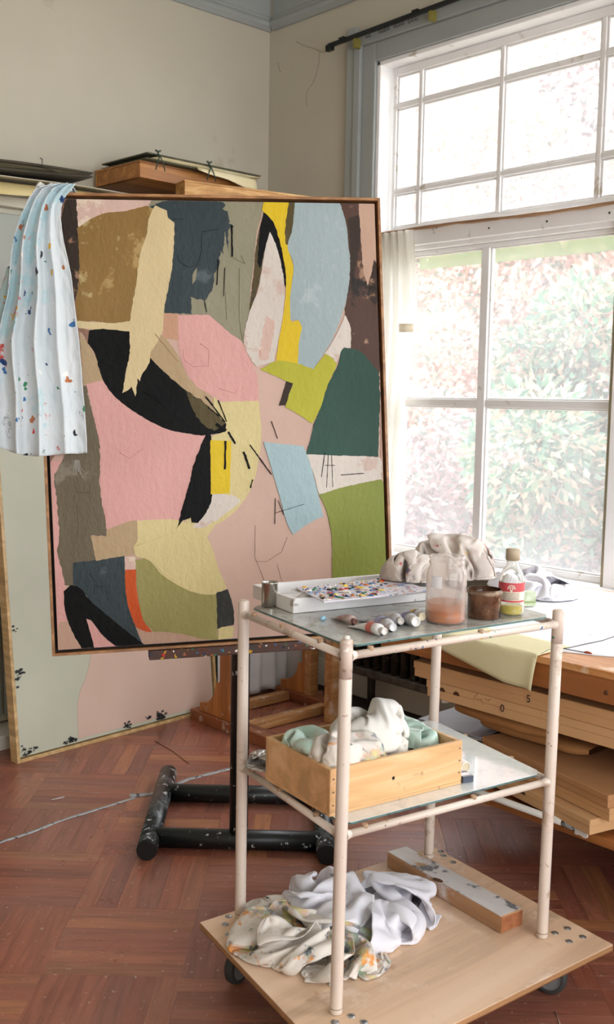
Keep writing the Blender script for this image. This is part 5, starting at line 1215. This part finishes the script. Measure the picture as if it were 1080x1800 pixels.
def make_rags():
    LR = -YAW           # turn of a mound whose long side faces the camera
    def heap_rag(name, n, size, mounds, m, label, cat='rag', floor=0, seed=1, steps=85, walls=None, **k):
        cx_, cy_ = mounds[0][0], mounds[0][1]
        core = [(q[0], q[1], floor+q[5]*.85-.014, .014) for q in mounds if q[5] > .07]
        kw = dict(freq=(3, 7), puff=.18, rel=.88); kw.update(k)
        p = cloth((n, n), (size, size*.92), (cx_, cy_), seed*.7, .32, core, seed, floor, steps, walls, lift=.10, rough=.17, heap=mounds, **kw)
        return rag(name, p, m, label, cat, wr=.002, wsc=45)
    def mound(px, py, z, rx, ry, h, tw=LR): q = PZ(px, py, z); return (q.x, q.y, rx, ry, tw, h)
    zf = GT+.047
    m = mat('painty dust sheet', (214, 204, 196), (198, 186, 176), rough=.6, scale=7, stains=[((206, 150, 140), 9, .59), ((160, 150, 142), 10, .61), ((190, 66, 66), 18, .69), ((70, 90, 120), 17, .70), ((90, 140, 70), 20, .71), ((226, 180, 80), 22, .71), ((176, 164, 156), 5, .58)], bump=.3, bscale=60, bdist=.002)
    heap_rag('dust_sheet_bundle', 66, .60, [mound(795, 1012, zf, .112, .085, .140), mound(725, 1018, zf, .080, .06, .075)], m, 'paint-stained dust sheet bundled on the trolley behind the big jar', 'cloth', zf, 21, rel=1.0, puff=.25)
    heap_rag('white_cloth', 64, .68, [mound(958, 1050, TZ, .115, .09, .085), mound(935, 1038, TZ, .075, .06, .185), mound(900, 1044, TZ, .085, .07, .12)], M_ragb, 'crumpled clean white cloth on the papered work table behind oil bottle', 'cloth', TZ+.004, 15, rel=.94, puff=.15)
    # crate with its rags
    A = PZ(579, 1437, GM); B = PZ(811, 1378, GM); Cc = PZ(490, 1365, GM); ex = (B-A); lx = ex.length; ly = (Cc-A).length-.004; M = frame((A.x, A.y, 0), ex); h = .108; z0 = GM+.0005; w = .011
    mc = mat_wood('crate pine', (238, 200, 152), (222, 176, 124), 'x', ring=14, scale=3, bump=.2, dirt=[((140, 100, 66), 22, .72)])
    K = thing('wooden_crate', M @ Vector((lx/2, ly/2, z0)), 'open pine crate full of rags on the middle glass shelf', 'crate')
    for lo, hi in (((0, 0, z0+.008), (lx, w, z0+h)), ((0, ly-w, z0+.008), (lx, ly, z0+h)), ((0, w, z0+.008), (w, ly-w, z0+h)), ((lx-w, w, z0+.008), (lx, ly-w, z0+h))): box('side', lo, hi, mc, K, M, bevel=.0012)
    box('bottom', (0, 0, z0), (lx, ly, z0+.0078), mc, K, M, bevel=.001)
    mn = mat('nail heads', (120, 110, 100), rough=.4, metal=.6)
    for x, z in ((.010, .025), (.010, .055), (.010, .085), (lx-.008, .03), (lx-.008, .06), (lx-.008, .09)): MB().lathe([(0, .0012), (.0022, .001), (.0024, 0)], M @ Matrix.Translation((x, 0, z0+z)) @ Matrix.Rotation(math.pi/2, 4, 'X'), 8).build('nail', mn, K)
    MB().lathe([(0, .0006), (.0042, .0004), (.0045, 0)], M @ Matrix.Translation((lx*.46, 0, z0+.055)) @ Matrix.Rotation(math.pi/2, 4, 'X'), 12).build('knot_hole', mat('knot hole', (20, 14, 10), rough=.9), K)
    walls = ((A.x, A.y), tuple(M.to_3x3().col[0])[:2], tuple(M.to_3x3().col[1])[:2], lx, ly, z0+h+.004)
    def P3(u, v, z): q = M @ Vector((u*lx, v*ly, z0+z)); return q
    def L(u, v, z, r): q = P3(u, v, z); return (q.x, q.y, q.z, r)
    fz = z0+.0082
    def cm(u, v, rx, ry, h, tw=0): q = P3(u, v, 0); return (q.x, q.y, rx, ry, tw-.15, h)
    fz += .03
    heap_rag('white_rag', 68, .60, [cm(.53, .50, .085, .085, .150), cm(.66, .58, .06, .065, .150), cm(.46, .50, .06, .065, .155)], M_ragw, 'big crumpled white rag heaped in the middle of the crate', 'rag', fz+.022, 33, walls=walls, rel=.97, puff=.25)
    mgp = mat('green carrier plastic', (228, 248, 236), (206, 236, 220), rough=.25, scale=14, bump=.3, bscale=60); mgp.node_tree.nodes['Principled BSDF'].inputs['Transmission Weight'].default_value = .25
    heap_rag('plastic_bag', 46, .30, [cm(.14, .62, .056, .065, .155), cm(.08, .45, .035, .045, .11)], mgp, 'pale green plastic bag at the crate end beside the foil packet', 'plastic bag', fz+.045, 8, walls=walls, rel=1.0, puff=.28)
    heap_rag('plastic_bag', 46, .28, [cm(.87, .66, .052, .06, .150), cm(.90, .42, .04, .05, .10)], mgp, 'pale green plastic bag beside the big white rag at the far crate end', 'plastic bag', fz+.035, 18, walls=walls, rel=1.0, puff=.28)
    heap_rag('painty_rag', 58, .42, [cm(.18, .26, .070, .060, .115), cm(.33, .22, .055, .05, .105)], M_ragp, 'small paint-smudged patterned rag at the near crate corner', 'rag', fz+.032, 44, walls=walls, rel=1.0, puff=.25)
    heap_rag('ochre_rag', 44, .26, [cm(.29, .78, .05, .05, .15)], mat('ochre cloth', (222, 158, 84), (232, 196, 140), rough=.9, scale=9), 'ochre and cream rag tucked behind the trolley post in the crate', 'rag', fz+.05, 9, walls=walls, rel=1.0, puff=.25)
    heap_rag('green_rag', 40, .20, [cm(.78, .24, .05, .04, .055)], mat('green rag', (46, 84, 58), (150, 176, 150), rough=.7, scale=12, stains=[((30, 150, 110), 9, .62)]), 'dark green smeared rag lying in the crate beneath the plastic bag', 'rag', fz, 19, walls=walls, rel=1.0, puff=.25)
    fz -= .03
    # foil packet left of the crate
    heap_rag('foil_packet', 44, .22, [mound(462, 1345, GM, .038, .05, .036)], mat('crinkled foil', (206, 202, 198), (170, 168, 164), rough=.22, scale=18, metal=.6, bump=.6, bscale=40, stains=[((200, 170, 110), 12, .68)]), 'crinkled clear plastic and foil packet left of the crate', 'packet', GM+.001, 12, rel=1.0)
    # cardboard roll and striped strip right of the crate
    a = PZ(820, 1352, GM+.011); b_ = a+Vector((.06, .19, 0)); rl = thing('paper_roll', (a.x, a.y, GM), 'short white paper roll lying right of the crate', 'roll'); d = (b_-a).normalized()
    MB().tube([a, b_], .0135, 18, cap=False).build('roll', mat('roll paper', (226, 222, 214), rough=.8), rl, solid=.002); MB().tube([a+d*.004, a+d*.005], .0122, 18).build('roll_end', mat('roll core', (206, 190, 160), rough=.9), rl)
    for o in rl.children: o.location.z += .0035
    a = PZ(822, 1377, GM); M2 = frame((a.x, a.y, GM+.0008), (.35, .94, 0)); st = thing('striped_strip', a, 'white strip with dark blue bands in clear wrap beside paper roll', 'strip')
    MB().box((0, -.016, 0), (.12, .012, .016), M2).build('strip_body', mat('strip white', (226, 224, 226), rough=.25), st, bevel=.003)
    for k in range(4): MB().box((-.0006+.03*k, -.0166, .001), (.008+.03*k, .0126, .0168), M2).build('dark_band', mat('strip blue', (70, 76, 92), rough=.3), st)
    # rags on the dolly
    heap_rag('white_shirt', 78, .80, [mound(655, 1630, ZB, .115, .095, .085), mound(686, 1592, ZB, .070, .075, .160), mound(580, 1592, ZB, .095, .07, .090)], M_ragb, 'crumpled white cotton shirt on the plywood beside the wood block', 'rag', ZB+.001, 14, 100)
    heap_rag('painty_rag', 80, .70, [mound(500, 1658, ZB, .105, .080, .062), mound(575, 1682, ZB, .095, .08, .066), mound(615, 1690, ZB, .06, .05, .040)], M_ragp, 'paint-stained crumpled rag on the plywood in front of white shirt', 'rag', ZB+.001, 27, 100)
    heap_rag('painty_rag', 46, .26, [mound(478, 1604, ZB, .075, .045, .030)], M_ragp, 'thin paint-spotted rag lying flat behind the stained crumpled rag', 'rag', ZB+.001, 51)
    # timber block
    zt = ZB+.048; q = [PZ(x, y, zt) for x, y in ((882, 1611), (919, 1597), (714, 1487), (681, 1496))]
    bk = thing('timber_block', (sum(q, Vector())/4).xy.to_3d()+Vector((0, 0, ZB)), 'weathered square timber block with white paint lying on the plywood', 'timber')
    mtb = mat_wood('weathered timber', (206, 166, 126), (180, 136, 98), 'y', ring=14, dirt=[((226, 222, 220), 6, .60), ((150, 150, 152), 18, .66)])
    mtt = mat('painted timber top', (200, 196, 196), (226, 222, 220), rough=.7, scale=9, stains=[((116, 116, 120), 16, .60), ((190, 150, 110), 7, .68)], stretch=(1, .35, 1), bump=.4)
    bd = MB().quadslab([(p.x, p.y) for p in q], ZB+.001, zt-.001).build('block_body', mtb, bk, bevel=.003); cc = sum(q, Vector())/4
    MB().quadslab([(cc.x+(p.x-cc.x)*.985, cc.y+(p.y-cc.y)*.985) for p in q], zt-.002, zt).build('painted_top', mtt, bk)
    e0, e1 = q[1], q[0]; MB().prism([Vector((e0.x, e0.y, ZB+.004))+(q[1]-q[2]).normalized()*.0006, Vector((e1.x, e1.y, ZB+.004))+(q[1]-q[2]).normalized()*.0006, Vector((e1.x, e1.y, zt-.004))+(q[1]-q[2]).normalized()*.0006, Vector((e0.x, e0.y, zt-.004))+(q[1]-q[2]).normalized()*.0006], -(q[1]-q[2]).normalized()*.001).build('end_grain', mat('end grain', (170, 108, 68), (140, 84, 50), rough=.8, scale=40), bk)
    n0 = PZ(770, 1547, zt); MB().lathe([(0, .0012), (.006, .001), (.010, 0)], Matrix.Translation(n0) @ Matrix.Diagonal((1.0, 1.8, 1, 1)), 9).build('split_knot', mat('split knot', (92, 56, 34), rough=.8), bk)
make_rags()

# ------------------------------------------------------------------ marks on the floor
def make_floor_bits():
    mt = mat('grey tape', (190, 184, 182), (160, 152, 150), rough=.6, scale=30, stains=[((120, 90, 80), 24, .62)])
    def strip(pts, w):
        P = [PZ(x, y, .0012) for x, y in pts]; d = (P[-1]-P[0]).normalized(); nrm = Vector((-d.y, d.x, 0)); Q = []
        for i in range(len(P)-1):
            for j in range(12): Q.append(P[i].lerp(P[i+1], j/12))
        Q.append(P[-1]); return [[q+nrm*w*.5*(1+.35*nz(q.x*40, q.y*40)) for q in Q], [q-nrm*w*.5*(1+.35*nz(q.x*40+9, q.y*40)) for q in Q]]
    tp = thing('floor_tape', PZ(120, 1440, 0), 'worn strip of pale grey tape stuck across the parquet', 'tape')
    MB().grid(strip([(-20, 1487), (60, 1461), (105, 1443), (160, 1426), (238, 1402)], .016)).build('tape_strip', mt, tp, solid=.0006)
    MB().grid(strip([(262, 1397), (330, 1370), (400, 1352), (430, 1343)], .022)).build('tape_strip', mt, tp, solid=.0006)
    MB().grid(strip([(228, 1399), (262, 1396)], .034)).build('tape_patch', mt, tp, solid=.0008)
    w = PZ(272, 1302, .002), PZ(332, 1342, .002); tag(MB().tube([w[0], w[0].lerp(w[1], .5)+Vector((.01, 0, 0)), w[1]], .0018, 5).build('twig', mat('twig', (150, 104, 74), rough=.8), None, w[0]), 'thin dry twig on the parquet behind the steel easel base', 'twig')
    w = PZ(90, 1406, .002), PZ(113, 1401, .002); tag(MB().tube([w[0], w[1]], .0022, 5).build('paper_sliver', mat('sliver', (214, 206, 200), rough=.8), None, w[0]), 'short white sliver of paper on the parquet beside the tape', 'sliver')
    w = [PZ(x, y, .0016) for x, y in ((125, 1391), (145, 1391), (160, 1395), (177, 1395))]; tag(MB().tube(w, .001, 5).build('thread', mat('thread', (190, 176, 166), rough=.9), None, w[0]), 'pale loose thread on parquet behind the paper sliver', 'thread')
    w = [PZ(x, y, .0016) for x, y in ((976, 1778), (982, 1792), (986, 1803))]; tag(MB().tube(w, .001, 5).build('thread', mat('thread', (190, 176, 166), rough=.9), None, w[0]), 'short pale thread on the dark parquet by the trolley wheel', 'thread')
make_floor_bits()

# ------------------------------------------------------------------ garden outside the window
def make_garden():
    struct(tag(box('ground_outside', (4.0, -14, -.6), (30, 26, -.5), mat('garden ground', (150, 150, 120), (176, 166, 140), rough=.9, scale=2)), 'pale garden ground beyond the window', 'ground'))
    def leafmat(name, a, b, c):
        t = NT(name); ge = t.n('ShaderNodeNewGeometry'); col = t.ramp(ge.outputs['Random Per Island'], [(0, lin(a)), (.45, lin(b)), (.8, lin(c)), (1, lin(a))])
        t.l(col, t.p.inputs['Base Color']); t.p.inputs['Roughness'].default_value = .35
        tl = t.n('ShaderNodeBsdfTranslucent'); t.l(col, tl.inputs[0]); mx = t.n('ShaderNodeMixShader'); mx.inputs[0].default_value = .4
        t.l(t.p.outputs[0], mx.inputs[1]); t.l(tl.outputs[0], mx.inputs[2]); t.l(mx.outputs[0], t.out.inputs[0]); return t.m
    kinds = [leafmat('pink highlight leaves', (222, 186, 172), (186, 146, 134), (96, 126, 106)), leafmat('green leaves', (54, 94, 80), (86, 124, 96), (176, 150, 130)), leafmat('pale leaves', (184, 160, 160), (146, 126, 124), (104, 126, 116))]  # pinkish highlights and teal shade are put into the leaf colours
    bark = mat('bark', (110, 90, 74), (84, 68, 56), rough=.9, scale=10)
    rg = np.random.RandomState(4)
    def shrub(x, y, h, r, kind, n, leaf, label, name='shrub', grp='garden shrubs', zb=.0):
        s = thing(name, (x, y, -.5), label, name.split('_')[-1], grp)
        # leaves on the outside of a lumpy crown made of several balls
        nb = int(8+h*2.5); c = np.stack([np.clip(rg.normal(0, .42*r, nb), -.5*r, .5*r), np.clip(rg.normal(0, .42*r, nb), -.5*r, .5*r), np.linspace(.1, .9, nb)*h+zb], 1); br_ = rg.uniform(.36, .5, nb)*r
        k = rg.randint(0, nb, n); d = rg.normal(0, 1, (n, 3)); d /= np.linalg.norm(d, axis=1, keepdims=True); p = c[k]+d*(br_[k]*rg.uniform(.72, 1.02, n))[:, None]
        p[:, 2] = np.maximum(p[:, 2], .05)
        # leaf blades: long axis outward and drooping, random turn
        ax = d+rg.normal(0, .6, (n, 3)); ax[:, 2] -= .25; ax /= np.linalg.norm(ax, axis=1, keepdims=True)
        sd_ = np.cross(ax, rg.normal(0, 1, (n, 3))); sd_ /= np.linalg.norm(sd_, axis=1, keepdims=True)+1e-9
        L = leaf*rg.uniform(.6, 1.3, n)[:, None]; Wd = L*.42; nr = np.cross(ax, sd_)
        v = np.stack([p, p+ax*L*.5+sd_*Wd*.5+nr*L*.06, p+ax*L, p+ax*L*.5-sd_*Wd*.5+nr*L*.06], 1).reshape(-1, 3)
        me = bpy.data.meshes.new('foliage'); me.vertices.add(len(v)); me.vertices.foreach_set('co', v.astype(np.float32).ravel())
        me.loops.add(4*n); me.loops.foreach_set('vertex_index', np.arange(4*n, dtype=np.int32)); me.polygons.add(n)
        me.polygons.foreach_set('loop_start', np.arange(0, 4*n, 4, dtype=np.int32)); me.polygons.foreach_set('loop_total', np.full(n, 4, dtype=np.int32)); me.update(calc_edges=True)
        me.materials.append(kinds[kind]); o = bpy.data.objects.new('foliage', me); COL.objects.link(o); o.parent = s; o['kind'] = 'stuff'; WL[o.name] = WL[s.name]
        for b in range(4):
            q = c[b]; MB().tube([Vector((x+.08*rg.normal(), y+.08*rg.normal(), -.5)), Vector((x+q[0]*.4, y+q[1]*.4, -.5+q[2]*.55)), Vector((x+q[0], y+q[1], -.5+q[2]))], [.03+.008*h, .025+.004*h, .01], 7).build('stem', bark, s)
        return s
    # low shrubs close by, taller ones behind, trees beyond
    rows = [('shrub', 6.3, 1.9, .95, 9000, .095, 'close outside the window', [(2.0, 0), (3.95, 1), (5.9, 2)]),
            ('shrub', 8.3, 3.0, .98, 11000, .11, 'in the second row behind the low shrubs', [(3.3, 2), (5.35, 1), (7.4, 0)]),
            ('garden_tree', 11.2, 6.2, 1.92, 22000, .14, 'rising behind the second row of shrubs', [(4.2, 2), (8.15, 0), (12.1, 1)]),
            ('garden_tree', 15.2, 9.0, 1.95, 24000, .17, 'tallest at the far end of the garden', [(6.2, 1), (10.2, 2), (14.2, 0)])]
    look = ['pink-highlighted', 'dark green', 'pale grey-leaved']
    for nm, x, h, r, n, leaf, where, ys in rows:
        for y, k in ys: shrub(x, y, h, r, k, n, leaf, '%s %s %s' % (look[k], 'shrub' if nm == 'shrub' else 'tree', where), nm, 'garden '+('shrubs' if nm == 'shrub' else 'trees'))
    # green awning strip hanging outside the top of the lower window
    aw = mat_film('awning canvas', (132, 150, 104), .35, .6)
    MB_ = MB().box((3.965, 1.0, 2.14), (3.97, 3.5, 2.20)); tag(MB_.build('awning_strip', aw, None, (3.967, 2.2, 2.125)), 'green strip of awning canvas hanging outside the lower panes', 'awning')
make_garden()
